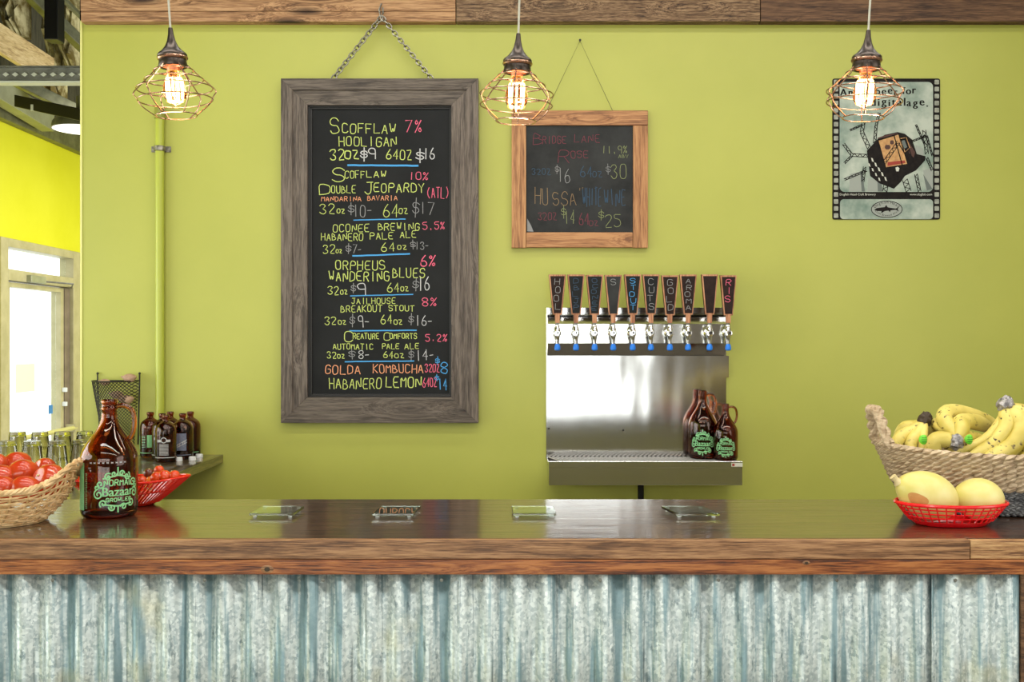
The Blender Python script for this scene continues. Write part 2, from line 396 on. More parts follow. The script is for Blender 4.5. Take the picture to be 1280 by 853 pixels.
# ------------------------------------------------------------ stroke lettering (hand drawn)
G = {
'A': '00 13 26 33 40|12 32', 'B': '00 06 25 34 23 03|23 42 41 20 00', 'C': '45 36 16 05 01 10 30 41', 'D': '00 06 26 45 41 20 00',
'E': '46 06 00 40|03 33', 'F': '46 06 00|03 33', 'G': '45 36 16 05 01 10 30 41 43 23', 'H': '06 00|46 40|03 43', 'I': '26 20',
'J': '16 46|36 31 20 10 01', 'K': '06 00|46 03 40', 'L': '06 00 40', 'M': '00 06 23 46 40', 'N': '00 06 40 46', 'O': '16 05 01 10 30 41 45 36 16',
'P': '00 06 36 45 44 33 03', 'Q': '16 05 01 10 30 41 45 36 16|22 40', 'R': '00 06 36 45 44 33 03|23 40', 'S': '45 36 16 05 04 13 33 42 41 30 10 01',
'T': '06 46|26 20', 'U': '06 01 10 30 41 46', 'V': '06 20 46', 'W': '06 10 24 30 46', 'X': '00 46|06 40', 'Y': '06 23 46|23 20', 'Z': '06 46 00 40',
'0': '16 05 01 10 30 41 45 36 16', '1': '26 20', '2': '05 16 36 45 44 00 40', '3': '05 16 36 45 34 23 34|23 42 41 30 10 01',
'4': '36 02 42|36 30', '5': '46 06 04 34 43 41 30 10 01', '6': '36 14 02 01 10 30 41 42 33 13 02', '7': '06 46 10', '8': '23 04 05 16 36 45 44 23 02 01 10 30 41 42 23',
'9': '43 13 04 05 16 36 45 40', '$': '44 35 15 04 13 33 42 31 11 02|27 2-', '%': '46 00|16 05 14 25 16|32 41 30 21 32', '.': '20 21', '-': '03 33', ',': '21 1-',
'(': '36 14 12 30', ')': '16 34 32 10', '"': '16 14|36 34', "'": '26 24'}
def glyph(ch):
    out = []
    for st in G.get(ch, '').split('|'):
        pl = []
        for t in st.split():
            y = -1 if t[1] == '-' else int(t[1])
            pl.append((int(t[0])/4, y/6))
        if pl: out.append(pl)
    return out
def text_strokes(txt, x0, x1, yt, yb, jit=0.05, slant=0.0):
    # returns polylines in a y-down frame, filling the box
    n = len(txt); adv = (x1-x0)/n; cw = adv*(0.68 if n > 1 else 0.92); h = yb-yt; out = []
    for i, ch in enumerate(txt):
        nar = 0.5 if ch in 'I1.' else 1
        dy = random.uniform(-.05, .05)*h; sh = random.uniform(-.04, .04)+slant
        for pl in glyph(ch.upper()):
            q = []
            for (u, v) in pl:
                q.append((x0+adv*i+cw*(u+random.uniform(-jit, jit))+sh*v*h, yb-(v+random.uniform(-jit, jit)*.7)*h+dy))
            out.append(q)
    return out
def chaikin(pl):
    if len(pl) < 4: return pl
    o = [pl[0]]
    for a, b in zip(pl, pl[1:]):
        o.append((a[0]*.78+b[0]*.22, a[1]*.78+b[1]*.22)); o.append((a[0]*.22+b[0]*.78, a[1]*.22+b[1]*.78))
    o.append(pl[-1]); return o
def ribbons(mb, pls, width, fn, smooth=True, maxlen=1e9):
    hw = width/2
    for pl in pls:
        if smooth: pl = chaikin(pl)
        q = [pl[0]]
        for a, b in zip(pl, pl[1:]):
            L = math.hypot(b[0]-a[0], b[1]-a[1]); k = max(1, int(L/maxlen)+1) if maxlen < 1e8 else 1
            for t in range(1, k+1): q.append((a[0]+(b[0]-a[0])*t/k, a[1]+(b[1]-a[1])*t/k))
        vs = []
        for i, p in enumerate(q):
            a = q[max(i-1, 0)]; b = q[min(i+1, len(q)-1)]
            dx, dy = b[0]-a[0], b[1]-a[1]; L = math.hypot(dx, dy) or 1
            nx, ny = -dy/L*hw, dx/L*hw
            ex = ey = 0
            if i == 0: ex, ey = -dx/L*hw*.6, -dy/L*hw*.6
            if i == len(q)-1: ex, ey = dx/L*hw*.6, dy/L*hw*.6
            vs.append(fn(p[0]+nx+ex, p[1]+ny+ey)); vs.append(fn(p[0]-nx+ex, p[1]-ny+ey))
        mb.add(vs, [(2*i, 2*i+1, 2*i+3, 2*i+2) for i in range(len(q)-1)])
def font_mesh(txt, size=1.0):
    cu = bpy.data.curves.new('t', 'FONT'); cu.body = txt; cu.size = size; cu.align_x = 'CENTER'; cu.resolution_u = 3
    ob = bpy.data.objects.new('t', cu); me = ob.to_mesh()
    vs = [tuple(v.co) for v in me.vertices]; fs = [tuple(p.vertices) for p in me.polygons]
    ob.to_mesh_clear(); bpy.data.objects.remove(ob); bpy.data.curves.remove(cu)
    return vs, fs

# ============================================================ SETTING
YW = 4.55
def struct(name, mb, m, **k):
    return mb.build(name, m, kind='structure', smooth=False, **k)
struct('floor', MB().box(-4.3, 3.4, -3.7, 11.2, -0.1, 0), 'concrete')
struct('wall_back', MB().box(P(103, 0, YW).x, 3.3, YW, YW+0.14, 0, 4.6), 'green')
struct('wall_right', MB().box(3.2, 3.35, -3.7, YW, 0, 4.6), 'taupe')
struct('wall_far', MB().box(-4.3, 3.4, 11.0, 11.15, 0, 4.6), 'yellow')
# left wall with the door opening and a window opening nearer the camera
XL = -4.1
mb = MB()
def lw(y0, y1, z0, z1): mb.box(XL-0.14, XL, y0, y1, z0, z1)
lw(-3.7, 0.1, 0, 3.4); lw(0.1, 4.3, 0, 0.6); lw(0.1, 4.3, 2.6, 3.4); lw(4.3, 7.93, 0, 3.4)
lw(7.93, 9.43, 2.37, 3.4); lw(9.43, 11.1, 0, 3.4)
struct('wall_left', mb, 'yellow')
struct('trim_2', MB().box(XL-0.14, XL, -3.7, 11.1, 3.401, 4.6), 'deck')
# front wall behind the camera with storefront openings
mb = MB()
def fw(x0, x1, z0, z1): mb.box(x0, x1, -3.66, -3.5, z0, z1)
fw(-4.3, -3.6, 0, 4.6); fw(1.6, 3.4, 0, 4.6); fw(-3.6, 1.6, 0, 0.16); fw(-3.6, 1.6, 1.07, 1.34); fw(-3.6, 1.6, 2.7, 4.6)
for x in (-1.9, -0.2): fw(x-0.06, x+0.06, 0.16, 2.7)
struct('wall_front', mb, 'taupe')
mb = MB().box(-4.3, 3.4, -3.7, 11.2, 4.6, 4.7)
for i in range(10): mb.box(-4.2, 3.3, -3+i*1.5, -2.86+i*1.5, 4.5, 4.6)
struct('ceiling', mb, 'deck')
# outer corner of the green wall, its daylit edge painted as a pale strip
struct('trim_1', MB().box(P(100.6, 0, YW).x, P(103, 0, YW).x, YW-0.004, YW+0.14, 0, 3.0), mat('pale lit corner edge', srgb(226, 224, 140), 0.4))

# header planks above the wall
YH = YW-0.05
zb = P(0, 27, YH).z
hdr = thing('header_beam', 'rough timber header of knotty planks across the top of the green wall', 'beam', (0, YH, zb))
def hb(px0, px1, z0, z1, m, dy=0.0, n='plank'):
    MB().box(P(px0, 0, YH).x, P(px1, 0, YH).x, YH-dy, YW-0.001, z0, z1).build(n, m, hdr, smooth=False, bevel=0.002)
zs = P(0, 14, YH).z
hb(101, 569.5, zb, zs-0.001, 'header1'); hb(101, 569.5, zs, zs+0.14, 'header1', 0.004)
hb(570.5, 950, zb, zb+0.19, 'header2', 0.003); hb(951, 1420, zb, zb+0.19, 'header3', 0.001)

# ------------------------------------------------------------ glass door in the left wall
door = thing('door_1', 'glazed shop door with transom in the yellow wall, far left', 'door', (XL, 8.68, 0)); door['kind'] = 'structure'
def dbox(y0, y1, z0, z1, n, m, par=None, x0=XL-0.1, x1=XL+0.03):
    return MB().box(x0, x1, y0, y1, z0, z1).build(n, m, par or door, smooth=False, bevel=0.003)
dbox(7.93, 8.05, 0, 2.37, 'jamb', 'frame_alu'); dbox(9.24, 9.43, 0, 2.37, 'jamb', 'frame_alu')
dbox(8.05, 9.24, 2.30, 2.37, 'head', 'frame_alu'); dbox(8.05, 9.24, 2.03, 2.12, 'transom_bar', 'frame_alu')
dbox(8.05, 9.24, 2.12, 2.30, 'transom_pane', 'pane', x0=XL-0.05, x1=XL-0.044)
leaf = dbox(8.06, 8.15, 0.02, 2.02, 'stile', 'frame_alu', x1=XL-0.01)
dbox(9.07, 9.13, 0.02, 2.02, 'stile', 'frame_alu', x1=XL-0.01); dbox(9.13, 9.23, 0.02, 2.02, 'hinge_stile', 'frame_dark', x1=XL+0.0)
dbox(8.15, 9.07, 1.98, 2.02, 'rail', 'frame_alu', x1=XL-0.01); dbox(8.15, 9.07, 0.02, 0.28, 'rail', 'frame_alu', x1=XL-0.01)
dbox(8.15, 9.07, 0.28, 1.98, 'door_pane', 'pane', x0=XL-0.06, x1=XL-0.054)
dbox(8.33, 8.66, 1.10, 1.34, 'notice', 'paper', x0=XL-0.054, x1=XL-0.052)
dbox(8.92, 9.0, 0.88, 0.96, 'sticker', mat('blue sticker', srgb(60, 130, 190), 0.5), x0=XL-0.054, x1=XL-0.052)
MB().tube([(XL+0.07, 8.1, 0.735), (XL+0.07, 9.19, 0.735)], 0.022, 8).build('push_bar', mat('cream push bar', srgb(206, 200, 128), 0.35), door)
for y in (8.13, 9.17): MB().box(XL-0.02, XL+0.09, y-0.03, y+0.03, 0.70, 0.77).build('push_bar_bracket', 'frame_alu', door, smooth=False, bevel=0.004)
for z in (0.96, 1.09): MB().box(XL-0.01, XL+0.03, 9.09, 9.12, z-0.02, z+0.02).build('lock', 'white_plastic', door, smooth=False, bevel=0.004)
MB().box(XL, XL+0.07, 8.35, 8.62, 2.03, 2.09).build('door_closer', 'grey_panel', door, smooth=False, bevel=0.006)
MB().tube([(XL+0.05, 8.6, 2.05), (XL+0.22, 8.8, 2.04), (XL+0.03, 9.2, 2.03)], 0.008, 6).build('closer_arm', 'dull_steel', door)
# windows out of frame that light the room
for i, (x0, x1) in enumerate(((-3.6, -1.96), (-1.84, -0.26), (-0.14, 1.6))):
    for z0, z1 in ((0.16, 1.07), (1.34, 2.7)):
        struct('window_%d' % (i*2+(1 if z0 < .5 else 2)), MB().box(x0, x1, -3.59, -3.585, z0, z1), 'pane')
struct('window_7', MB().box(XL-0.08, XL-0.075, 0.1, 4.3, 0.6, 2.6), 'pane')

# ------------------------------------------------------------ open roof over the far hall (top left)
def beam_between(name, m, pts, wdt, h, label, cat, **k):
    a, b = pts; d = (b-a).normalized(); s = d.cross(Vector((0, 0, 1))).normalized()*wdt/2; u = Vector((0, 0, h/2))
    v = [p+i*s+j*u for p in (a, b) for i in (-1, 1) for j in (-1, 1)]
    o = MB().add(v, [(0, 1, 3, 2), (4, 6, 7, 5), (0, 4, 5, 1), (2, 3, 7, 6), (0, 2, 6, 4), (1, 5, 7, 3)]).build(name, m, smooth=False, bevel=0.004)
    origin(o, a)
    return tag(o, label, cat)
beam_between('steel_ledger', 'olive_steel', (Vector((XL+0.045, 4.7, 3.37)), Vector((XL+0.045, 10.9, 3.37))), 0.08, 0.15, 'dark olive steel ledger running along the top of the yellow wall', 'beam')
beam_between('roof_board', 'raw_pine', (P(-80, -2, 5.9), P(65, 90, 7.0)), 0.04, 0.19, 'pale raw pine board with a bolt through it under the roof, top left', 'board')
beam_between('steel_pipe_rafter', 'olive_steel', (P(20, -24, 6.6), P(125, 78, 7.2)), 0.07, 0.09, 'olive steel rafter sloping across the top left corner', 'beam')
beam_between('thin_conduit', 'olive_steel', (P(62, -18, 6.3), P(125, 44, 6.9)), 0.03, 0.03, 'thin olive conduit highest in the top left corner', 'conduit')
o = MB().box(P(55, 0, 6.2).x, P(72, 0, 6.2).x, 6.2, 6.3, P(0, 49, 6.2).z, 4.6).build('hanger_post', 'black_metal', smooth=False, bevel=0.004)
tag(origin(o, (P(63, 0, 6.2).x, 6.25, 4.6)), 'dark square hanger post with one bolt, hanging from the roof top left', 'post')
o = MB().box(P(-20, 0, 7.6).x, P(50, 0, 7.6).x, 7.6, 7.8, P(0, 82, 7.6).z, P(0, -20, 7.6).z)
def lump(x0, x1, y0, y1, d, nx=10, nz=8):
    mb = MB(); vs = []
    for j in range(nz+1):
        for i in range(nx+1):
            p = P(x0+(x1-x0)*i/nx, y0+(y1-y0)*j/nz, d)
            if 0 < i < nx and 0 < j < nz: p.y -= random.uniform(0.0, 0.16)
            vs.append(p)
    back = [v+Vector((0, 0.12, 0)) for v in vs]; n = len(vs); W = nx+1
    fs = [(j*W+i, j*W+i+1, (j+1)*W+i+1, (j+1)*W+i) for j in range(nz) for i in range(nx)]
    fs += [tuple(n+k for k in reversed(f)) for f in fs[:]]
    ring = [i for i in range(W)]+[j*W+nx for j in range(1, nz+1)]+[nz*W+i for i in range(nx-1, -1, -1)]+[j*W for j in range(nz-1, 0, -1)]
    fs += [(ring[k], n+ring[k], n+ring[(k+1) % len(ring)], ring[(k+1) % len(ring)]) for k in range(len(ring))]
    mb.add(vs+back, fs); return mb
for x0, x1, y0, y1, d, lb in ((4, 30, -58, 44, 7.7, 'torn cream insulation batt left of the hanger post'), (58, 76, -55, 140, 7.9, 'tall narrow pale insulation strip behind the end of the pine board'),
                              (78, 100, -52, 92, 7.9, 'mossy yellow insulation batt beside the green wall, top left')):
    o = lump(x0, x1, y0, y1, d).build('insulation_batt', 'foam'); tag(origin(o, P((x0+x1)/2, y0, d)), lb, 'insulation')
# strut channel with diamond holes
zc0, zc1 = P(0, 105, 5.4).z, P(0, 84, 5.4).z
ch = thing('strut_channel', 'grey steel strut channel with a row of diamond holes crossing the top left opening', 'channel', (P(40, 0, 5.4).x, 5.4, zc0))
X0, X1 = P(-60, 0, 5.4).x, P(128, 0, 5.4).x
t = 0.004
MB().box(X0, X1, 5.4, 5.44, zc0+0.012, zc1-0.006).build('web', 'dull_steel', ch, smooth=False)
MB().box(X0, X1, 5.37, 5.44, zc0, zc0+0.010).build('flange', 'pale_mark', ch, smooth=False)
MB().box(X0, X1, 5.37, 5.44, zc1-0.006, zc1).build('flange', 'dull_steel', ch, smooth=False)
MB().box(X0, X1, 5.385, 5.40, zc0+0.018, zc0+0.026).build('lip', 'dull_steel', ch, smooth=False)
for i in range(-3, 10):
    cx = P(8+i*11.8, 0, 5.4).x; cz = (zc0+zc1)/2+0.004
    a, b_ = 0.018, 0.012
    MB().prism([(cx-a, cz), (cx, cz-b_), (cx+a, cz), (cx, cz+b_)], 'Y', 5.392, 5.401).build('diamond', 'pale_mark', ch, smooth=False)
# lower sheet metal duct, dark channel and dome lamp
beam_between('sheet_metal_duct', 'grey_panel', (P(-60, 78, 7.0), P(60, 152, 8.4)), 0.11, 0.17, 'grey green sheet metal duct above the yellow wall', 'duct')
beam_between('dark_cross_channel', 'black_metal', (P(23, 127, 6.3), P(112, 146, 6.0)), 0.06, 0.075, 'dark steel channel with one light hole above the dome lamp', 'channel')
pur = beam_between('steel_purlin', 'olive_steel', (P(10, 96, 6.4), P(125, 152, 6.9)), 0.05, 0.075, 'dark olive purlin slanting down behind the strut channel', 'beam')
q_ = (P(10, 96, 6.4)+P(125, 152, 6.9))/2; q_ = P(10, 96, 6.4).lerp(P(125, 152, 6.9), 0.9)
MB().tube([q_, (q_.x, q_.y, 4.6)], 0.006, 6).build('hanger_rod', 'black_metal', pur)
o = MB().box(P(39, 0, 6.2).x, P(51, 0, 6.2).x, 6.19, 6.2, P(0, 139, 6.2).z, P(0, 131, 6.2).z).build('light_hole_plate', 'pale_mark', smooth=False, bevel=0.002)  # pale plate in place of the light hole in the channel
tag(origin(o, P(45, 135, 6.2)), 'small pale plate standing for the light hole in the dark channel, top left', 'plate')
dl = thing('dome_lamp', 'white dome ceiling lamp partly hidden behind the green wall corner', 'lamp', P(101, 160, 6.35))
c = P(101, 160, 6.35); R = 0.175
mb = MB().lathe([(R, -0.01), (R*.96, 0.03), (R*.75, 0.075), (R*.4, 0.10), (0.03, 0.11), (0.0, 0.11)], c, 28).lathe([(0.028, 0.10), (0.028, 0.2), (0, 0.2)], c, 12)
mb.build('shade', 'olive_steel', dl)
MB().lathe([(R*.96, -0.012), (R*.7, -0.02), (0, -0.024)], c, 28).build('diffuser', emit('lamp diffuser', (1, 0.98, 0.95, 1), 1.2), dl)
MB().tube([c+Vector((0, 0, .2)), Vector((c.x, c.y, 4.6))], 0.006, 6).build('cord', 'black_metal', dl)

# ============================================================ BAR
ZB = 1.07; YF, YB = 2.33, 2.93
bt = thing('worktop', 'long glossy dark wood bar top with thick brown plank edge', 'worktop', (0, YF, ZB))
XA, XB = -1.75, 1.75
z_low = P(0, 700, YF).z; z_bot = P(0, 718.5, YF).z
ys = [YF+0.02, 2.53, 2.73, YB]
for i in range(3):
    MB().box(XA, XB, ys[i]+0.0004, ys[i+1]-0.0004, ZB-0.05, ZB).build('top_board', 'bar_top', bt, smooth=False, bevel=0.0006)
xj = P(1213, 0, YF).x
MB().box(XA, xj-0.001, YF, YF+0.0195, z_low+0.0008, ZB).build('edge_board', 'bar_edge', bt, smooth=False, bevel=0.002)
MB().box(xj+0.001, XB, YF+0.001, YF+0.0195, z_low+0.0008, ZB-0.001).build('edge_board', 'bar_edge_pale', bt, smooth=False, bevel=0.002)
MB().box(XA, XB, YF-0.002, YF+0.0195, z_bot, z_low).build('lower_edge_board', 'bar_edge_low', bt, smooth=False, bevel=0.002)

for kx, ky, ka, kb in ((334, 712, 0.010, 0.0075), (1008, 704, 0.006, 0.004)):
    c = P(kx, ky, YF-0.002); kr = Matrix.Rotation(PI/2, 3, 'X')
    MB().lathe([(1.0, 0), (0.9, 0.0006), (0, 0.0007)], c, 20, sx=ka*1.5, sy=kb*1.25, rot=kr).build('knot_ring', 'bar_edge', bt)
    MB().lathe([(1.0, 0), (0.85, 0.0011), (0, 0.0012)], c, 16, sx=ka*0.75, sy=kb*0.8, rot=kr).build('knot', 'banana_tip', bt, label='dark knot in the edge board')

bb = thing('bar_cabinet', 'bar front clad in weathered corrugated galvanised sheets', 'bar', (0, YF+0.03, 0))
YC = YF+0.013
MB().box(XA+0.1, XB-0.1, YC+0.03, YB-0.12, 0.0, ZB-0.0505).build('carcass', 'white_wall', bb, smooth=False)
def corr(px0, px1, dy, ph):
    x0, x1 = P(px0, 0, YC).x, P(px1, 0, YC).x; pit = 0.0685; n = int((x1-x0)/pit*14); vs = []
    for i in range(n+1):
        x = x0+(x1-x0)*i/n; a = 2*PI*(x/pit)+ph
        s = math.sin(a); y = YC+dy-0.0085*math.copysign(abs(s)**0.7, s)
        for zz in (0.02, 0.35, 0.7, z_bot+0.0): vs.append((x, y, zz))
    fs = [(4*i+k, 4*i+4+k, 4*i+5+k, 4*i+1+k) for i in range(n) for k in range(3)]
    o = MB().add(vs, fs).build('corrugated_sheet', 'galv', bb, sharp=80)
    s = o.modifiers.new('thick', 'SOLIDIFY'); s.thickness = 0.0012; s.offset = 1
    return o
for k, (a, b_, dy, ph) in enumerate(((-260, 230, 0.0, 0.3), (226, 580, 0.004, 0.9), (572, 876, -0.001, 0.2), (868, 1172, 0.003, 1.4), (1164, 1274, -0.001, 0.6))):
    sh = corr(a, b_, dy, ph)
    q = a+30
    while q < b_-20:
        if q > -20:
            c = P(q, 725.5, YC-0.011)
            MB().lathe([(0.0042, 0), (0.0042, 0.003), (0.0022, 0.0035), (0.0022, 0.006), (0, 0.006)], (0, 0, 0), 8).v
            s = MB().lathe([(0.0042, 0), (0.0042, 0.002), (0.0024, 0.0025), (0.0024, 0.005), (0, 0.005)], c, 8, rot=Matrix.Rotation(PI/2, 3, 'X'))
            s.build('screw', 'dull_steel', sh)
        q += 148
MB().box(P(1274, 0, YC).x, P(1274, 0, YC).x+0.09, YF+0.005, YF+0.08, 0, z_bot).build('end_post', 'header3', bb, smooth=False, bevel=0.003)

# left return counter
ZC = 1.017
xr = P(279, 0, YW).x
lc = thing('side_counter', 'lower olive brown wood counter running from the green wall towards the bar', 'counter', (-1.9, 3.7, 0))
thk = 0.037
MB().box(-2.7, -2.02, YB+0.02, YW-0.002, ZC-thk, ZC).build('counter_board', 'counter', lc, smooth=False, bevel=0.001)
MB().box(-2.019, xr, YB+0.02, YW-0.002, ZC-thk, ZC).build('counter_board', 'counter', lc, smooth=False, bevel=0.001)
MB().box(-2.6, -1.75, YB+0.1, YW-0.03, 0, ZC-thk-0.001).build('cabinet', 'header3', lc, smooth=False)

# ============================================================ WALL PIECES
# conduit
pp = thing('wall_pipe', 'upright pipe painted like the green wall, with a metal clamp', 'pipe', P(200, 516, YW))
xp = P(199, 0, YW-0.03).x; rp = 0.0195; yp = YW-0.0215
MB().tube([(xp, yp, 1.03), (xp, yp, P(0, 150, YW).z)], rp, 20).build('pipe', 'pipe', pp)
zt = P(0, 150, YW).z
MB().lathe([(rp+.004, 0), (rp+.004, 0.03), (rp+.002, 0.05), (0.012, 0.058), (0, 0.06)], (xp, yp-0.003, zt), 20).build('cap', mat('olive pipe cap', srgb(140, 140, 56), 0.4), pp)
zc = P(0, 187, YW).z
MB().lathe([(rp+.003, -0.012), (rp+.006, -0.01), (rp+.006, 0.01), (rp+.003, 0.012)], (xp, yp, zc), 20).build('clamp', 'steel', pp)
MB().box(xp-0.045, xp+0.045, YW-0.006, YW-0.0005, zc-0.014, zc+0.014).build('clamp_plate', 'steel', pp, smooth=False, bevel=0.002)
for s in (-1, 1):
    MB().lathe([(0.007, 0), (0.007, 0.004), (0, 0.005)], (xp+s*0.035, YW-0.006, zc), 8, rot=Matrix.Rotation(PI/2, 3, 'X')).build('bolt', 'steel', pp)

# ---- big chalkboard
YBd = YW-0.045    # front of frame
cb = thing('menu_chalkboard', 'tall chalkboard menu in a weathered dark grey wooden frame, hung by a chain', 'chalkboard', (P(474, 0, YBd).x, YW, P(0, 529, YBd).z))
def fr_pt(px, py, y): p = P(px, py, YBd); return (p.x, y, p.z)
def mitred(par, o, i, mats, y0, y1, y2):
    # o,i outer/inner rectangles in pixels; y0 front, y1 wall side; bevelled inwards (y2 the inner edge's front)
    ox0, oy0, ox1, oy1 = o; ix0, iy0, ix1, iy1 = i
    def mid(a, b, t): return a+(b-a)*t
    O = [(ox0, oy0), (ox1, oy0), (ox1, oy1), (ox0, oy1)]; I = [(ix0, iy0), (ix1, iy0), (ix1, iy1), (ix0, iy1)]
    for k in range(4):
        a, b = O[k], O[(k+1) % 4]; c, d = I[(k+1) % 4], I[k]
        t = 0.42
        am = (mid(a[0], d[0], t), mid(a[1], d[1], t)); bm_ = (mid(b[0], c[0], t), mid(b[1], c[1], t))
        t2 = 0.46
        am2 = (mid(a[0], d[0], t2), mid(a[1], d[1], t2)); bm2 = (mid(b[0], c[0], t2), mid(b[1], c[1], t2))
        vs = [fr_pt(*a, y0), fr_pt(*b, y0), fr_pt(*bm_, y0), fr_pt(*am, y0), fr_pt(*bm2, y2), fr_pt(*am2, y2), fr_pt(*c, y2), fr_pt(*d, y2),
              fr_pt(*a, y1), fr_pt(*b, y1), fr_pt(*c, y1), fr_pt(*d, y1)]
        fs = [(0, 1, 2, 3), (3, 2, 4, 5), (5, 4, 6, 7), (7, 6, 10, 11), (0, 8, 9, 1), (8, 11, 10, 9), (0, 3, 5, 7, 11, 8), (1, 9, 10, 6, 4, 2)]
        MB().add(vs, fs).build('frame_board', mats[k % 2], par, smooth=False, bevel=0.0012)
mitred(cb, (351, 98, 598, 529), (384, 131, 564, 497), ('grey_wood_h', 'grey_wood'), YBd, YW-0.004, YBd+0.006)
mitred(cb, (384.2, 131.2, 563.8, 496.8), (389, 135, 561.5, 493), ('black_edge', 'black_edge'), YBd+0.016, YW-0.008, YBd+0.022)
for n in [c for c in cb.children if c.data.materials[0] == M['black_edge']]: n.name = 'inner_lip'
YS = YBd+0.028
a = P(385, 132, YBd); b_ = P(563, 496, YBd)
MB().box(a.x, b_.x, YS, YW-0.009, b_.z, a.z).build('slate', 'slate', cb, smooth=False)
def board_fn(scale, ox, oy, y):
    def fn(u, v):
        p = P(ox+u/scale, oy+v/scale, YBd); return (p.x, y, p.z)
    return fn
yw_ = YS-0.0006
def scribe(par, items, scale, ox, oy, y, width, jit=0.05):
    fn = board_fn(scale, ox, oy, y)
    for it in items:
        txt, x0, x1, yt, yb, m = it[:6]; wd = (it[6] if len(it) > 6 else width)*0.82
        mb = MB(); pls = text_strokes(txt, x0, x1, yt, yb, jit)
        ribbons(mb, pls, wd, fn)
        mb.build('chalk_lettering', m, par, smooth=False, weld=False, recalc=False)
def rule(par, x0, x1, y0_, y1_, th, scale, ox, oy, y, m='c_blue'):
    fn = board_fn(scale, ox, oy, y); mb = MB()
    pl = [(x0+(x1-x0)*k/12, y0_+(y1_-y0_)*k/12+random.uniform(-.8, .8)) for k in range(13)]
    ribbons(mb, [pl], th, fn, smooth=False)
    mb.build('chalk_line', m, par, smooth=False, weld=False, recalc=False)
g, wh, pk, og, bl, gy = 'c_green', 'c_white', 'c_pink', 'c_orange', 'c_blue', 'c_grey'
A = [('S', 78, 135, 30, 122, g, 6), ('COFFLAW', 150, 480, 62, 118, g, 6), ('7%', 527, 640, 42, 112, pk, 6), ('HOOLIGAN', 130, 485, 140, 195, g, 6),
 ('32', 78, 175, 214, 278, g, 7), ('OZ', 165, 262, 222, 270, g, 8), ('$', 258, 305, 212, 272, wh, 8), ('9', 308, 350, 212, 275, wh, 7), ('64OZ', 413, 575, 218, 275, g, 6), ('$', 588, 640, 220, 280, wh, 8), ('16', 635, 710, 212, 275, wh, 7),
 ('S', 92, 165, 330, 408, g, 6), ('COFF', 165, 292, 345, 387, g, 5), ('LAW', 295, 422, 342, 380, g, 6), ('10%', 548, 672, 352, 395, pk, 5),
 ('D', 15, 85, 425, 485, g, 6), ('OUBLE', 85, 238, 430, 474, g, 5), ('J', 285, 340, 412, 480, g, 6), ('EOPARDY', 338, 650, 418, 470, g, 6), ('(ATL)', 655, 792, 440, 505, pk, 5),
 ('MANDARINA', 25, 270, 496, 523, og, 4.5), ('BAVARIA', 300, 485, 490, 518, og, 4.5),
 ('32', 15, 120, 540, 598, g), ('OZ', 118, 172, 570, 595, g), ('$', 185, 225, 540, 595, gy), ('10-', 215, 340, 548, 615, gy), ('64', 395, 495, 540, 618, g), ('OZ', 487, 548, 567, 598, g), ('$', 565, 612, 520, 610, gy), ('17', 612, 710, 530, 600, gy),
 ('OCONEE', 95, 320, 662, 706, g), ('BREWING', 365, 620, 654, 696, g), ('5.5%', 630, 770, 650, 692, pk),
 ('HABANERO', 25, 282, 715, 757, g), ('PALE', 315, 462, 710, 750, g), ('ALE', 495, 598, 702, 740, g),
 ('32', 35, 115, 785, 835, g), ('OZ', 112, 154, 812, 832, g), ('$', 170, 205, 785, 830, gy), ('7-', 212, 275, 785, 836, gy), ('64', 383, 475, 773, 825, g), ('OZ', 478, 542, 788, 812, g), ('$', 555, 590, 762, 805, gy), ('13-', 585, 675, 768, 812, gy)]
scribe(cb, A, 4.737, 395, 140, yw_, 5)
rule(cb, 183, 600, 309, 312, 11, 4.737, 395, 140, yw_); rule(cb, 218, 525, 636, 630, 6, 4.737, 395, 140, yw_); rule(cb, 212, 550, 850, 838, 9, 4.737, 395, 140, yw_)
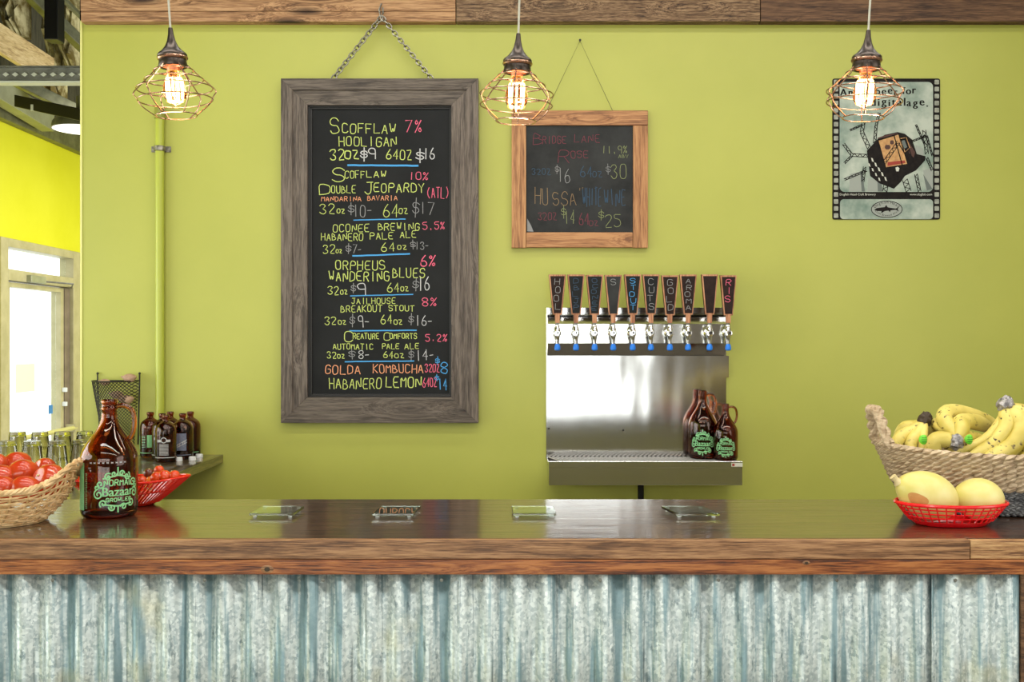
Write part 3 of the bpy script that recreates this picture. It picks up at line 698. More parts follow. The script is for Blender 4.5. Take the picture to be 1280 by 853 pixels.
B = [('ORPHEUS', 108, 405, 48, 100, g, 6), ('6%', 600, 700, 20, 82, pk, 7), ('WANDERING', 70, 430, 110, 166, g, 6), ('BLUES', 438, 635, 92, 146, g, 6),
 ('32', 62, 135, 198, 245, g), ('OZ', 135, 182, 218, 242, g), ('$', 195, 228, 188, 232, gy), ('9', 235, 285, 178, 245, wh, 6), ('64', 408, 488, 178, 228, g), ('OZ', 485, 536, 200, 225, g), ('$', 553, 592, 158, 212, gy), ('16', 588, 660, 145, 222, wh, 6),
 ('JAILHOUSE', 200, 462, 265, 298, g, 4.5), ('8%', 610, 705, 265, 312, pk), ('BREAKOUT', 138, 385, 308, 345, g), ('STOUT', 415, 572, 308, 340, g),
 ('32', 45, 120, 375, 420, g), ('OZ', 122, 175, 395, 418, g), ('$', 188, 222, 365, 420, gy), ('9-', 240, 315, 368, 436, wh), ('64', 370, 445, 365, 415, g), ('OZ', 445, 502, 392, 418, g), ('$', 530, 562, 362, 412, gy), ('16-', 570, 680, 368, 426, wh),
 ('C', 160, 212, 462, 522, g, 6), ('REATURE', 208, 365, 470, 502, g), ('C', 388, 425, 465, 510, g), ('OMFORTS', 422, 585, 470, 500, g), ('5.2%', 628, 762, 475, 515, pk),
 ('AUTOMATIC', 92, 332, 530, 562, g), ('PALE', 378, 482, 530, 560, g), ('ALE', 508, 598, 528, 560, g),
 ('32', 58, 118, 578, 615, g), ('OZ', 118, 165, 592, 615, g), ('$', 182, 225, 568, 612, gy), ('8-', 242, 315, 570, 616, wh), ('64', 385, 450, 575, 612, g), ('OZ', 450, 512, 588, 612, g), ('$', 530, 565, 568, 618, gy), ('14-', 575, 690, 568, 625, wh),
 ('GOLDA', 48, 262, 655, 705, og, 6), ('KOMBUCHA', 325, 625, 650, 700, og, 6), ('32OZ', 625, 715, 650, 695, pk), ('$', 685, 712, 612, 648, bl), ('8', 718, 758, 635, 700, bl, 6),
 ('HABANERO', 72, 382, 730, 790, g, 6), ('LEMON', 400, 615, 722, 782, g, 7), ('64OZ', 612, 700, 730, 780, pk), ('$', 682, 708, 712, 742, bl), ('14', 703, 762, 735, 797, bl, 6)]
scribe(cb, B, 4.611, 395, 315, yw_, 5)
for x0, x1, ya, yb2, th in ((193, 555, 252, 244, 6), (188, 575, 455, 452, 7), (162, 560, 634, 630, 7)): rule(cb, x0, x1, ya, yb2, th, 4.611, 395, 315, yw_)
# chain: every link a part
def link_mesh(L, wd, r):
    pts = []
    for k in range(16):
        a = 2*PI*k/16; x = (L-wd)/2*(1 if math.cos(a) > 0 else -1)+wd/2*math.cos(a); pts.append((x, wd/2*math.sin(a), 0))
    return MB().tube(pts, r, 6, closed=True)
chn = thing('hanging_chain', 'grey steel chain in an inverted V holding the tall chalkboard', 'chain', P(476, 14, YW-0.06))
mb = MB().tube([P(477, 4, YH)+Vector((0, 0.02, 0)), P(477, 6, YH)+Vector((0, -0.012, 0)), P(474.5, 14, YH)+Vector((0, -0.016, 0)), P(476.5, 23, YH)+Vector((0, -0.016, 0)), P(479.5, 18, YH)+Vector((0, -0.016, 0)), P(479, 11, YH)+Vector((0, -0.016, 0))], 0.004, 6)
mb.build('hook', 'steel', chn)
lm = None
for e in ((416, 99), (540, 99)):
    a = P(477, 21, YH-0.016); b_ = P(*e, YBd+0.01); d = b_-a; n = 17; step = d.length/n
    ang = math.atan2(d.z, d.x)
    for k in range(n):
        if lm is None:
            o = link_mesh(step*1.32, 0.019, 0.0032).build('chain_link', 'steel', None); lm = o.data; o.parent = chn
        else:
            o = bpy.data.objects.new('chain_link', lm); C.objects.link(o); o.parent = chn
        base = Matrix.Rotation(-ang, 4, 'Y') @ Matrix.Rotation((PI/2 if k % 2 else 0.25), 4, 'X') if False else None
        dirm = d.normalized().to_track_quat('X', 'Z').to_matrix().to_4x4() @ Matrix.Rotation((0.25 if k % 2 else PI/2-0.2), 4, 'X')
        o.matrix_local = Matrix.Translation(a+d*((k+.5)/n)-Vector(chn.location)) @ dirm

# ---- small chalkboard
YP = YW-0.028
sb = thing('small_chalkboard', 'small square chalkboard in a warm pine frame, hung by a thin wire', 'chalkboard', (P(725, 0, YP).x, YW, P(0, 310, YP).z))
def pbox(par, x0, y0, x1, y1, m, ya, yb, name='frame_board', bev=0.002, yy=YP):
    a = P(x0, y0, yy); b = P(x1, y1, yy)
    return MB().box(a.x, b.x, ya, yb, b.z, a.z).build(name, m, par, smooth=False, bevel=bev)
pbox(sb, 639.5, 138, 810, 156.6, 'pine_h', YP, YW-0.003); pbox(sb, 639.5, 157, 657.6, 310, 'pine', YP, YW-0.003)
pbox(sb, 791.5, 157, 810, 310, 'pine', YP, YW-0.003); pbox(sb, 658, 290.5, 791, 309.5, 'pine_h', YP+0.001, YW-0.003)
pbox(sb, 656, 155, 793, 292, 'slate_dusty', YP+0.010, YW-0.004, 'slate', 0)
ys_ = YP+0.0094
fp, fb, fg, fo = 'c_fpink', 'c_fblue', 'c_fgreen', 'c_forange'
Sm = [('B', 148, 205, 160, 228, fp), ('RIDGE', 200, 345, 178, 222, fp), ('LANE', 385, 545, 170, 215, fp), ('R', 292, 355, 255, 330, fp), ('OSE', 365, 475, 265, 305, fp), ('11.9%', 545, 700, 236, 278, fg), ('ABV', 640, 702, 286, 305, fg, 3),
 ('32OZ', 138, 255, 368, 402, fb), ('$', 272, 300, 352, 392, gy, 3), ('16', 290, 370, 365, 445, gy, 4), ('64', 420, 500, 355, 415, fb, 5), ('OZ', 490, 555, 385, 415, fb), ('$', 568, 598, 350, 395, gy, 3), ('30', 600, 700, 340, 422, fg, 4),
 ('HU', 155, 245, 480, 575, fo, 4), ('SSA', 260, 410, 505, 580, fo, 4), ('"', 405, 440, 478, 520, fo, 3), ('WHITE', 435, 545, 480, 580, fb, 5), ('WINE', 560, 690, 490, 582, fb, 5),
 ('32OZ', 175, 290, 622, 664, fp, 4), ('$', 308, 338, 588, 645, fg, 4), ('14', 328, 395, 612, 690, fg, 4), ('64', 413, 480, 630, 695, fp, 5), ('OZ', 472, 530, 668, 698, fp), ('$', 525, 558, 612, 660, fg, 4), ('25', 560, 670, 632, 705, fg, 4)]
scribe(sb, Sm, 4.611, 635, 130, ys_, 4, 0.07)
mb = MB(); 
mb.prism([(P(659, 0, YP).x, P(0, 289, YP).z), (P(667, 0, YP).x, P(0, 289.5, YP).z), (P(664, 0, YP).x, P(0, 282, YP).z), (P(659, 0, YP).x, P(0, 273, YP).z)], 'Y', ys_, ys_+0.0008)
mb.build('scuff', 'c_grey', sb, smooth=False)
nl = P(725, 51, YW-0.015)
MB().tube([P(683, 139, YP+.01), nl, P(766, 139, YP+.01)], 0.0011, 5).build('hanging_wire', 'mesh_metal', sb)
o = MB().tube([(nl.x, YW, nl.z), (nl.x, YW-0.02, nl.z+0.002)], [0.002, 0.002], 8).lathe([(0.0055, 0), (0.0055, 0.002), (0, 0.003)], (nl.x, YW-0.019, nl.z+.002), 10, rot=Matrix.Rotation(PI/2, 3, 'X')).build('nail', 'mesh_metal')
tag(origin(o, (nl.x, YW, nl.z)), 'small nail in the green wall above the pine framed chalkboard', 'nail')

# ---- poster (flat tin sign)
po = thing('tin_poster', 'tin beer poster with film strip border and a boxy machine, under the right lamp', 'poster', (P(1107, 0, YW).x, YW, P(0, 275, YW).z))
SC = 4.374
def pf(y):
    def fn(u, v):
        p = P(1030+u/SC, 90+v/SC, YW); return (p.x, y, p.z)
    return fn
def rounded(x0, y0, x1, y1, r, n=5):
    pts = []
    for cx, cy, a0 in ((x1-r, y1-r, 0), (x0+r, y1-r, 90), (x0+r, y0+r, 180), (x1-r, y0+r, 270)):
        for k in range(n+1):
            a = math.radians(a0+90*k/n); pts.append((cx+r*math.cos(a), cy+r*math.sin(a)))
    return pts
def flat(par, polys, y, m, name, th=0.0):
    if len(polys) > 1 and name in ('tower_print', 'tower_shade_print', 'machine_top_print', 'machine_dial_print', 'film_hole'):
        for q in polys: flat(par, [q], y, m, name, th)
        return
    mb = MB(); fn = pf(y)
    for pl in polys:
        if th:
            p2 = [(fn(*q)[0], fn(*q)[2]) for q in pl]; mb.prism(p2, 'Y', y, y+th)
        else: mb.add([fn(*q) for q in pl], [tuple(range(len(pl)))])
    return mb.build(name, m, par, smooth=False, weld=False, recalc=bool(th))
M['po_black'] = noisy('poster black ink', srgb(16, 12, 11), srgb(30, 24, 20), 60, 0.45, Specular_IOR_Level=0.15)
M['po_sky'] = noisy('poster pale teal print', srgb(104, 128, 114), srgb(182, 190, 174), 6, 0.4, lo=0.35, hi=0.62)
M['po_hole'] = noisy('poster film hole print', srgb(130, 132, 118), srgb(170, 172, 156), 40, 0.35)
M['po_brown'] = mat('poster brown ink', srgb(72, 38, 26), 0.35)
M['po_amber'] = noisy('poster amber ink', srgb(170, 118, 68), srgb(204, 160, 100), 60, 0.35)
M['po_grey'] = mat('poster grey ink', srgb(96, 104, 98), 0.35)
M['po_lgrey'] = mat('poster light grey ink', srgb(150, 156, 146), 0.35)
M['po_red'] = mat('poster red ink', srgb(150, 44, 26), 0.35)
M['po_white'] = mat('poster white ink', srgb(205, 205, 190), 0.35)
yb0 = YW-0.004
flat(po, [rounded(45, 37, 633, 808, 12)], yb0, 'po_black', 'tin_plate', 0.003)
flat(po, [rounded(84, 56, 594, 657, 28)], yb0-0.0003, 'po_sky', 'picture_panel'); flat(po, [rounded(86, 697, 594, 806, 20)[:]], yb0-0.0003, 'po_sky', 'logo_panel')
holes = []
for k in range(20):
    y = 44+k*38.4
    if y+24 < 806: holes += [rounded(52, y, 76, y+25, 4, 2), rounded(602, y, 627, y+25, 4, 2)]
flat(po, holes, yb0-0.0003, 'po_hole', 'film_hole')
y1 = yb0-0.0006; y2 = yb0-0.0009; y3 = yb0-0.0012; y4 = yb0-0.0015
flat(po, [[(140, 560), (200, 545), (215, 655), (135, 655)], [(240, 580), (300, 600), (300, 655), (235, 655)], [(540, 540), (592, 520), (592, 640), (556, 650)], [(500, 400), (540, 420), (545, 480), (490, 470)]], y1, 'po_lgrey', 'tower_print')
flat(po, [[(196, 545), (206, 545), (222, 655), (204, 655)], [(290, 600), (312, 605), (318, 655), (292, 655)], [(540, 560), (590, 640), (560, 650)], ], y2, 'po_grey', 'tower_shade_print')
# lattice arms
def lattice(mb, a, b, w0, n, fn):
    ax, ay = a; bx, by = b; L = math.hypot(bx-ax, by-ay); nx, ny = -(by-ay)/L*w0, (bx-ax)/L*w0
    pls = [[(ax+nx, ay+ny), (bx+nx, by+ny)], [(ax-nx, ay-ny), (bx-nx, by-ny)]]
    for k in range(n):
        t0, t1 = k/n, (k+1)/n; s = 1 if k % 2 else -1
        pls.append([(ax+(bx-ax)*t0+s*nx, ay+(by-ay)*t0+s*ny), (ax+(bx-ax)*t1-s*nx, ay+(by-ay)*t1-s*ny)])
    ribbons(mb, pls, 4, fn, smooth=False)
mb = MB(); fn = pf(y2)
for a, b_, w0, n in (((245, 420), (205, 330), 10, 6), ((205, 330), (215, 270), 9, 4), ((210, 290), (140, 320), 4, 5), ((275, 390), (282, 300), 7, 6), ((282, 300), (300, 225), 6, 5),
                     ((240, 460), (150, 455), 8, 6), ((150, 455), (105, 395), 7, 4), ((150, 460), (110, 500), 5, 4), ((560, 450), (545, 320), 9, 8), ((550, 400), (500, 290), 4, 6),
                     ((590, 460), (560, 350), 4, 6), ((230, 540), (110, 590), 5, 7), ((220, 520), (210, 600), 7, 5), ((560, 470), (590, 540), 6, 6), ((480, 380), (560, 350), 4, 5), ((340, 600), (330, 655), 12, 4), ((440, 590), (460, 655), 14, 5), ((500, 560), (520, 655), 8, 7)):
    mb = MB(); lattice(mb, a, b_, w0, n, fn)
    mb.build('crane_arm_print', 'po_black', po, smooth=False, weld=False, recalc=False)
flat(po, [[(232, 432), (290, 370), (330, 345), (400, 330), (440, 340), (480, 372), (505, 450), (552, 462), (550, 485), (500, 540), (440, 570), (420, 600), (380, 640), (300, 610), (250, 570)]], y3, 'po_black', 'machine_body_print')
flat(po, [[(292, 372), (405, 340), (455, 505), (335, 525)]], y4, 'po_amber', 'machine_face_print')
flat(po, [[(290, 362), (330, 348), (400, 336), (406, 344), (296, 378)], [(458, 380), (495, 440), (488, 470), (462, 445)]], y4, 'po_brown', 'machine_top_print')
y5 = y4-0.0003
mb = MB(); fn = pf(y5)
lattice(mb, (325, 500), (405, 385), 9, 9, fn); ribbons(mb, [[(292, 372), (335, 525), (455, 505), (405, 340), (292, 372)], [(380, 348), (425, 510)], [(410, 400), (470, 500)], [(440, 350), (480, 480)]], 6, fn, smooth=False)
mb.build('machine_line_print', 'po_black', po, smooth=False, weld=False, recalc=False)
flat(po, [rounded(330, 400, 360, 425, 10, 3), rounded(358, 375, 380, 398, 9, 3)], y5, 'po_brown', 'machine_dial_print')
flat(po, [[(345, 495), (400, 488), (440, 485), (442, 500), (345, 515)]], y5, 'po_red', 'machine_glow_print')
flat(po, [[(422, 378), (438, 374), (452, 412), (432, 424)]], y5, 'po_grey', 'machine_window_print')
mb = MB(); ribbons(mb, [[(412, 366), (446, 360), (466, 415), (440, 440), (412, 366)]], 5, pf(y5), smooth=False)
mb.build('machine_window_rim_print', 'po_amber', po, smooth=False, weld=False, recalc=False)
flat(po, [[(255+k*18, 470+k*26), (264+k*18, 474+k*26), (270+k*18, 494+k*26), (260+k*18, 490+k*26)] for k in range(5)]+[[(240+k*18, 500+k*26), (248+k*18, 504+k*26), (252+k*18, 520+k*26), (243+k*18, 516+k*26)] for k in range(4)]+[[(388, 525), (400, 520), (410, 528), (405, 545), (392, 545)]], y5, 'po_white', 'machine_rivet_print')
def poster_text(txt, cx, cy, size, m, y, name, rough=0, bold=0.0, arc=None):
    mb = MB(); fn = pf(y)
    if arc is None and not rough:
        vs, fs = font_mesh(txt, size); mb.add([fn(cx+a, cy-b) for a, b, c in vs], fs)
    else:
        x = 0; ws = []
        for chh in txt:
            ws.append(size*(0.36 if chh in 'il. f' else 0.44 if chh in 'rt' else 0.8 if chh in 'mwA' else 0.6))
        tot = sum(ws); x = -tot/2
        for chh, ww in zip(txt, ws):
            if chh != ' ':
                vs, fs = font_mesh(chh, size*random.uniform(1-rough, 1+rough)); dy = random.uniform(-1, 1)*size*rough
                if arc:
                    R_, sgn = arc; an = (x+ww/2)/R_
                    px, py = cx+math.sin(an)*R_, cy+sgn*(-math.cos(an)*R_); ro = an if sgn > 0 else -an
                    q = [fn(px+a*math.cos(ro)+b*math.sin(ro), py+a*math.sin(ro)-b*math.cos(ro)) for a, b, c in vs]
                else: q = [fn(cx+x+ww/2+a, cy-b+dy) for a, b, c in vs]
                if bold:
                    for dx in (-bold, 0, bold): mb.add([fn(cx+x+ww/2+a+dx, cy-b+dy) for a, b, c in vs], fs)
                else: mb.add(q, fs)
            x += ww
    return mb.build(name, m, po, smooth=False, weld=False, recalc=False)
for wd_, cx_, cy_, sz_ in (('Analog', 182, 130, 56), ('beer', 338, 124, 56), ('for', 462, 122, 56), ('the', 222, 186, 58), ('digital', 350, 186, 60), ('age.', 508, 188, 60)):
    random.seed(3); poster_text(wd_, cx_, cy_, sz_, 'po_black', y1, 'slogan_print', 0.07, bold=1.8)
random.seed(11)
poster_text('Dogfish Head Craft Brewery', 182, 676, 17, 'po_white', y1, 'small_print'); poster_text('www.dogfish.com', 528, 676, 17, 'po_white', y1, 'small_print')
# oval shark emblem
def ell(cx, cy, a, b, n=40): return [(cx+a*math.cos(2*PI*k/n), cy+b*math.sin(2*PI*k/n)) for k in range(n)]
flat(po, [ell(341, 752, 86, 47)], y1, 'po_lgrey', 'emblem_oval')
mb = MB(); e = ell(341, 752, 84, 45); ribbons(mb, [e+[e[0]]], 4, pf(y2), smooth=False); mb.build('emblem_ring', 'po_black', po, smooth=False, weld=False, recalc=False)
sk = [(272, 756), (285, 746), (310, 742), (330, 740), (338, 728), (346, 741), (375, 746), (390, 748), (408, 738), (400, 751), (408, 762), (388, 755), (362, 758), (358, 768), (350, 759), (330, 762), (310, 774), (312, 762), (290, 762)]
flat(po, [sk], y2, 'po_black', 'emblem_shark')
poster_text('Dogfish Head', 341, 812, 22, 'po_black', y2, 'emblem_lettering', 0.0001, arc=(92, 1)); poster_text('Craft Brewed Ales', 341, 700, 16, 'po_black', y2, 'emblem_lettering', 0.0001, arc=(90, -1))

# ============================================================ TAP TOWER
xl = P(683, 0, 4.5).x; xrr = P(910, 0, 4.5).x
tw = thing('beer_tap_station', 'wall mounted stainless steel beer tap station with ten taps and a drip tray', 'beer taps', (P(800, 0, YW).x, YW, P(0, 607, 4.35).z))
zt_ = P(0, 392, 4.52).z; yfr = 4.42
MB().box(xl, xrr, YW-0.012, YW-0.002, P(0, 577, 4.34).z-0.012, P(0, 392, YW).z).build('backsplash', 'stainless', tw, smooth=False, bevel=0.001)
MB().box(xl, xrr, YW-0.03, YW-0.012, P(0, 392, YW).z, P(0, 385, YW).z).build('top_bracket', 'stainless', tw, smooth=False, bevel=0.001)
MB().box(P(683, 0, YW).x, P(910, 0, YW).x, YW-0.0155, YW-0.0125, P(0, 472, YW).z, P(0, 445, YW).z).build('upper_band', 'stainless', tw, smooth=False)
prof = [(YW-0.013, P(0, 393, 4.53).z), (yfr, P(0, 405, yfr).z), (yfr, P(0, 429.5, yfr).z), (YW-0.013, P(0, 445, 4.53).z)]
MB().prism(prof, 'X', P(685, 0, yfr).x, P(912, 0, yfr).x).build('tap_rail', 'stainless', tw, smooth=False, bevel=0.001)
ytf = 4.34; za, zb_ = P(0, 577, ytf).z, P(0, 607, ytf).z
XT0, XT1 = P(686, 0, ytf).x, P(928, 0, ytf).x
MB().box(XT0, XT1, ytf, YW-0.003, zb_, za-0.012).build('drip_tray', 'stainless', tw, smooth=False, bevel=0.002)
MB().box(XT0, XT1, ytf-0.002, ytf+0.006, P(0, 585, ytf).z, za).build('tray_lip', 'stainless', tw, smooth=False, bevel=0.001)
MB().box(XT0+.002, XT1-.002, ytf+0.006, YW-0.014, za-0.0115, za-0.008).build('tray_floor', 'brown_slate', tw, smooth=False)
slm = None
n = 40
for k in range(n):
    x = XT0+0.06+(XT1-XT0-0.07)*k/(n-1)
    if slm is None:
        o = MB().add([(x+a+b_*0.09*0-0.0, y, z) for a, b_, y, z in ()], []).box(-0.0042, 0.0042, 0, 0.18, 0, 0.003)
        # skewed slat
        o.v = [(vx-vy*0.30, vy, vz) for vx, vy, vz in o.v]
        ob = o.build('grate_slat', 'slat_steel', None, smooth=False); slm = ob.data; ob.parent = tw
    else:
        ob = bpy.data.objects.new('grate_slat', slm); C.objects.link(ob); ob.parent = tw
    ob.location = Vector((x, ytf+0.008, za-0.004))-Vector(tw.location)
MB().tube([P(801, 606, 4.45), (P(801, 0, 4.45).x, 4.45, 0.55)], 0.014, 12).build('drain_pipe', 'black_metal', tw)
pbox(tw, 914, 579, 928, 583.5, 'po_white', ytf-0.0035, ytf-0.002, 'badge', 0, ytf); 
pbox(tw, 915, 579.8, 918, 582.8, 'po_red', ytf-0.0042, ytf-0.0035, 'badge_mark', 0, ytf)
for px, py in ((686, 536), (691, 455), (779, 538)):
    MB().lathe([(0.004, 0), (0.004, 0.002), (0, 0.003)], P(px, py, YW-0.0125), 8, rot=Matrix.Rotation(PI/2, 3, 'X')).build('screw', 'black_metal', tw)
# taps
centers = [696, 719, 742, 765, 789, 811.5, 835, 857.5, 884, 907]
words = [('HOOL', 'c_grey', 'brown_slate'), ('DBLJP', 'c_fblue', 'slate'), ('OCONEE', 'c_fblue', 'slate'), ('S', 'c_grey', 'slate_dusty'), ('STOUT', 'c_blue', 'slate'), ('CUTS', 'c_grey', 'slate'), ('GOLD', 'c_grey', 'brown_slate'), ('AROMA', 'c_grey', 'brown_slate'), ('', 'c_grey', 'brown_slate'), ('RIS', 'c_pink', 'brown_slate')]
yh = 4.335
for k, (cx, (txt, tc, sm_)) in enumerate(zip(centers, words)):
    s = yfr/F*1.0
    X = P(cx, 0, yfr).x; zc_ = P(0, 417, yfr).z
    rt = 0.06 if k < 8 else 0
    mb = MB()
    ry = Matrix.Rotation(PI/2, 3, 'X')
    mb.lathe([(0.019, 0), (0.019, 0.008), (0.011, 0.012), (0.011, 0.05), (0.014, 0.055), (0.014, 0.07), (0, 0.072)], (X, yfr, zc_), 16, rot=ry)
    yf_ = yfr-0.052
    mb.lathe([(0.0, 0.055), (0.006, 0.055), (0.006, 0.038), (0.010, 0.036), (0.010, 0.026), (0.013, 0.020), (0.015, 0.008), (0.015, -0.006), (0.011, -0.016), (0.009, -0.03), (0.0075, -0.046), (0.0, -0.046)], (X, yf_, zc_), 16)
    mb.lathe([(0.0, 0.02), (0.0085, 0.02), (0.0095, 0.012), (0.0095, 0)], (X, yf_-0.012, zc_+0.002), 14, rot=ry)
    fc = mb.build('faucet', 'chrome', tw)
    MB().lathe([(0.0045, 0.0215), (0.0045, 0.0195), (0, 0.0195)], (X, yf_-0.0135, zc_+0.002), 10, rot=ry).build('faucet_screw', 'black_metal', fc)
    MB().lathe([(0.0, 0.0), (0.0075, 0.0), (0.013, 0.004), (0.0135, 0.008), (0.0125, 0.020), (0.008, 0.029), (0.004, 0.032), (0, 0.032)][::-1], (X, yf_, P(0, 438.5, yf_).z), 14, sy=0.8).build('faucet_plug', 'blue_cap', fc)
    # paddle handle
    dz = random.uniform(-0.002, 0.002); rl = random.uniform(-0.02, 0.02)+(0.015 if k in (8, 9) else 0)
    zt0 = P(0, 344, yf_).z+dz; zt1 = P(0, 394, yf_).z+dz; wt, wb = 0.0375, 0.0195
    if k >= 8: wt = 0.036
    xc = X
    def hp(wa, wb2, z0, z1): return [(xc-wa, z1), (xc+wa, z1), (xc+wb2, z0), (xc-wb2, z0)]
    MB().prism(hp(wt, wb, zt1, zt0), 'Y', yf_-0.009, yf_+0.010).build('tap_handle', 'handle_wood', fc, smooth=False, bevel=0.002)
    MB().prism(hp(wt+.0012, wb+.0012, zt1, zt0+.001), 'Y', yf_+0.000, yf_+0.012).build('handle_back', 'handle_side', fc, smooth=False, bevel=0.002)
    MB().prism(hp(wt-0.0062, wb-0.004, zt1+0.006, zt0-0.007), 'Y', yf_-0.0098, yf_-0.006).build('slate_face', sm_, fc, smooth=False)
    MB().prism([(xc-0.0095, P(0, 404, yf_).z), (xc+0.0095, P(0, 404, yf_).z), (xc+0.0105, zt1+.001), (xc-0.0105, zt1+.001)], 'Y', yf_-0.008, yf_+0.009).build('handle_neck', 'handle_wood', fc, smooth=False, bevel=0.0015)
    MB().lathe([(0.0075, 0), (0.0075, 0.014), (0.0055, 0.016), (0, 0.016)][::-1], (X, yf_, P(0, 408, yf_).z), 12).build('collar', 'dull_steel', fc)
    if txt:
        H = zt0-zt1-0.03; st = H/max(len(txt), 4); mb = MB()
        for i, chh in enumerate(txt):
            zc2 = zt0-0.015-st*i
            for pl in glyph(chh):
                ribbons(mb, [[(u*0.022+(random.uniform(-.0012, .0012)), v*st*0.72+random.uniform(-.001, .001)) for u, v in pl]], 0.0022, lambda a, b: (xc-0.012+a+0.004*math.sin(i*2.3), yf_-0.0102, zc2-st*0.8+b))
        mb.build('chalk_lettering', tc, fc, smooth=False, weld=False, recalc=False)

# ============================================================ BOTTLES
def growler(loc, label, group=None, lab_ang=0.3, side=True):
    g_ = thing('growler', label, 'bottle', loc, group); x, y, z = loc
    out = [(0.0, 0.006), (0.045, 0.005), (0.060, 0.0), (0.068, 0.004), (0.072, 0.014), (0.073, 0.03), (0.073, 0.150), (0.0715, 0.163), (0.067, 0.176), (0.058, 0.193), (0.046, 0.210), (0.033, 0.229), (0.025, 0.244), (0.0205, 0.260), (0.0195, 0.280), (0.0215, 0.283), (0.0215, 0.288), (0.0195, 0.290), (0.0195, 0.297), (0.0210, 0.299), (0.0210, 0.306), (0.0195, 0.310)]
    th = 0.004
    inn = [(0.0155, 0.310), (0.0155, 0.262), (0.0205, 0.244), (0.029, 0.227), (0.042, 0.207), (0.054, 0.190), (0.0632, 0.174), (0.0675, 0.162), (0.069, 0.150), (0.069, 0.03), (0.067, 0.017), (0.058, 0.010), (0.0, 0.011)]
    MB().lathe(out+inn, loc, 48, closed=False).build('body', 'amber', g_, sharp=75)
    hp = bez([(x+0.0185, y, z+0.291), (x+0.040, y, z+0.293), (x+0.058, y, z+0.284), (x+0.066, y, z+0.262), (x+0.066, y, z+0.235), (x+0.060, y, z+0.214), (x+0.050, y, z+0.201)], 6)
    MB().tube(hp, 0.0065, 10).build('handle', 'amber', g_)
    R_ = 0.0734
    def cf(u, v):   # u, v in metres: around and up, measured from the label's centre
        a = lab_ang+u*1.22/R_; return (x+R_*math.sin(a), y-R_*math.cos(a), z+0.074+v*1.32)
    mb = MB(); mg = MB()
    # solid green scrollwork plate edge + dark lettering
    def spiral(cx, cy, r, turns, a0, s=1, n=18): return [(cx+r*(1-t/n*.85)*math.cos(a0+s*turns*2*PI*t/n), cy+r*(1-t/n*.85)*math.sin(a0+s*turns*2*PI*t/n)) for t in range(n)]
    pls = []
    for sx in (-1, 1):
        pls += [spiral(sx*0.036, 0.014, 0.009, 1.3, 0.3, sx), spiral(sx*0.040, -0.006, 0.010, 1.4, 2.0, -sx), spiral(sx*0.030, -0.024, 0.008, 1.3, 4.0, sx),
                spiral(sx*0.020, 0.028, 0.008, 1.3, 1.0, -sx), spiral(sx*0.008, 0.034, 0.006, 1.2, 0.0, sx), spiral(sx*0.012, -0.032, 0.007, 1.3, 3.0, -sx),
                spiral(sx*0.044, 0.008, 0.006, 1.1, 1.3, sx)]
    pls += [[(0, 0.034), (0, 0.046)], [(0, -0.032), (0, -0.042)], [(-0.03, 0.025), (0, 0.031), (0.03, 0.025)], [(-0.03, -0.026), (0, -0.030), (0.03, -0.026)]]
    ribbons(mg, pls, 0.0030, cf, smooth=False, maxlen=0.004)
    def word(t, x0, x1, yt, yb, wd):
        ribbons(mg, [[(a, -b) for a, b in pl] for pl in text_strokes(t, x0, x1, -yt, -yb, 0.01)], wd, cf, maxlen=0.004)
    word('NORMAL', -0.028, 0.036, 0.022, 0.011, 0.0022)
    vs, fs = font_mesh('Bazaar', 0.026)
    for dx in (0, 0.0006, -0.0006): mg.add([cf(a+0.001+dx, b-0.010) for a, b, c in vs], fs)
    word('GROWLER', -0.024, 0.032, -0.014, -0.021, 0.0018)
    mg.build('label_print', 'print_green', g_, smooth=False, weld=False, recalc=False)
    if side:
        def sf(u, v): a = lab_ang-1.46+u/R_; return (x+R_*math.sin(a), y-R_*math.cos(a), z+0.085+v)
        ms = MB()
        for k in range(6):
            u0 = -0.013+k*0.0045; ms.add([sf(u0, -0.062), sf(u0+0.0045, -0.062), sf(u0+0.0045, 0.062), sf(u0, 0.062)], [(0, 1, 2, 3)])
        ms.build('side_panel_print', 'print_green', g_, smooth=False, recalc=False)
        ms = MB(); 
        for k in range(26): ribbons(ms, [[(0.020, -0.055+k*0.0036), (0.0255 - (k % 3)*0.001, -0.055+k*0.0036)]], 0.0012, sf, smooth=False)
        ms.build('warning_print', 'print_green', g_, smooth=False, weld=False, recalc=False)
        ms = MB()
        for k in range(9): ribbons(ms, [[(-0.05+k*0.011, -0.0015), (-0.045+k*0.011, 0.0015)], [(-0.05+k*0.011, 0.0015), (-0.045+k*0.011, -0.0015)]], 0.0012, lambda u, v: (x+0.0734*math.sin(.38+u/R_), y-0.0734*math.cos(.38+u/R_), z+0.148+v), smooth=False)
        ms.build('volume_marks', 'print_white', g_, smooth=False, weld=False, recalc=False)
    return g_
gp = P(137.5, 0, 2.66)
g1 = growler((gp.x, 2.655, ZB+0.001), 'large amber glass growler with green scroll label on the bar', None, 0.68)
ztr = za-0.001+0.0005
g2 = growler((P(878.5, 0, 4.468).x, 4.468, ztr), 'larger amber growler standing on the drip tray', None, -0.2, False)
g2.scale = (0.87, 0.87, 0.98)
g3 = dup(g2, (P(907, 0, 4.405).x, 4.405, ztr), 0.0, 'smaller amber growler at the right end of the drip tray', (0.74, 0.74, 0.80))
for q in (g2, g3): q['group'] = 'growlers on the drip tray'

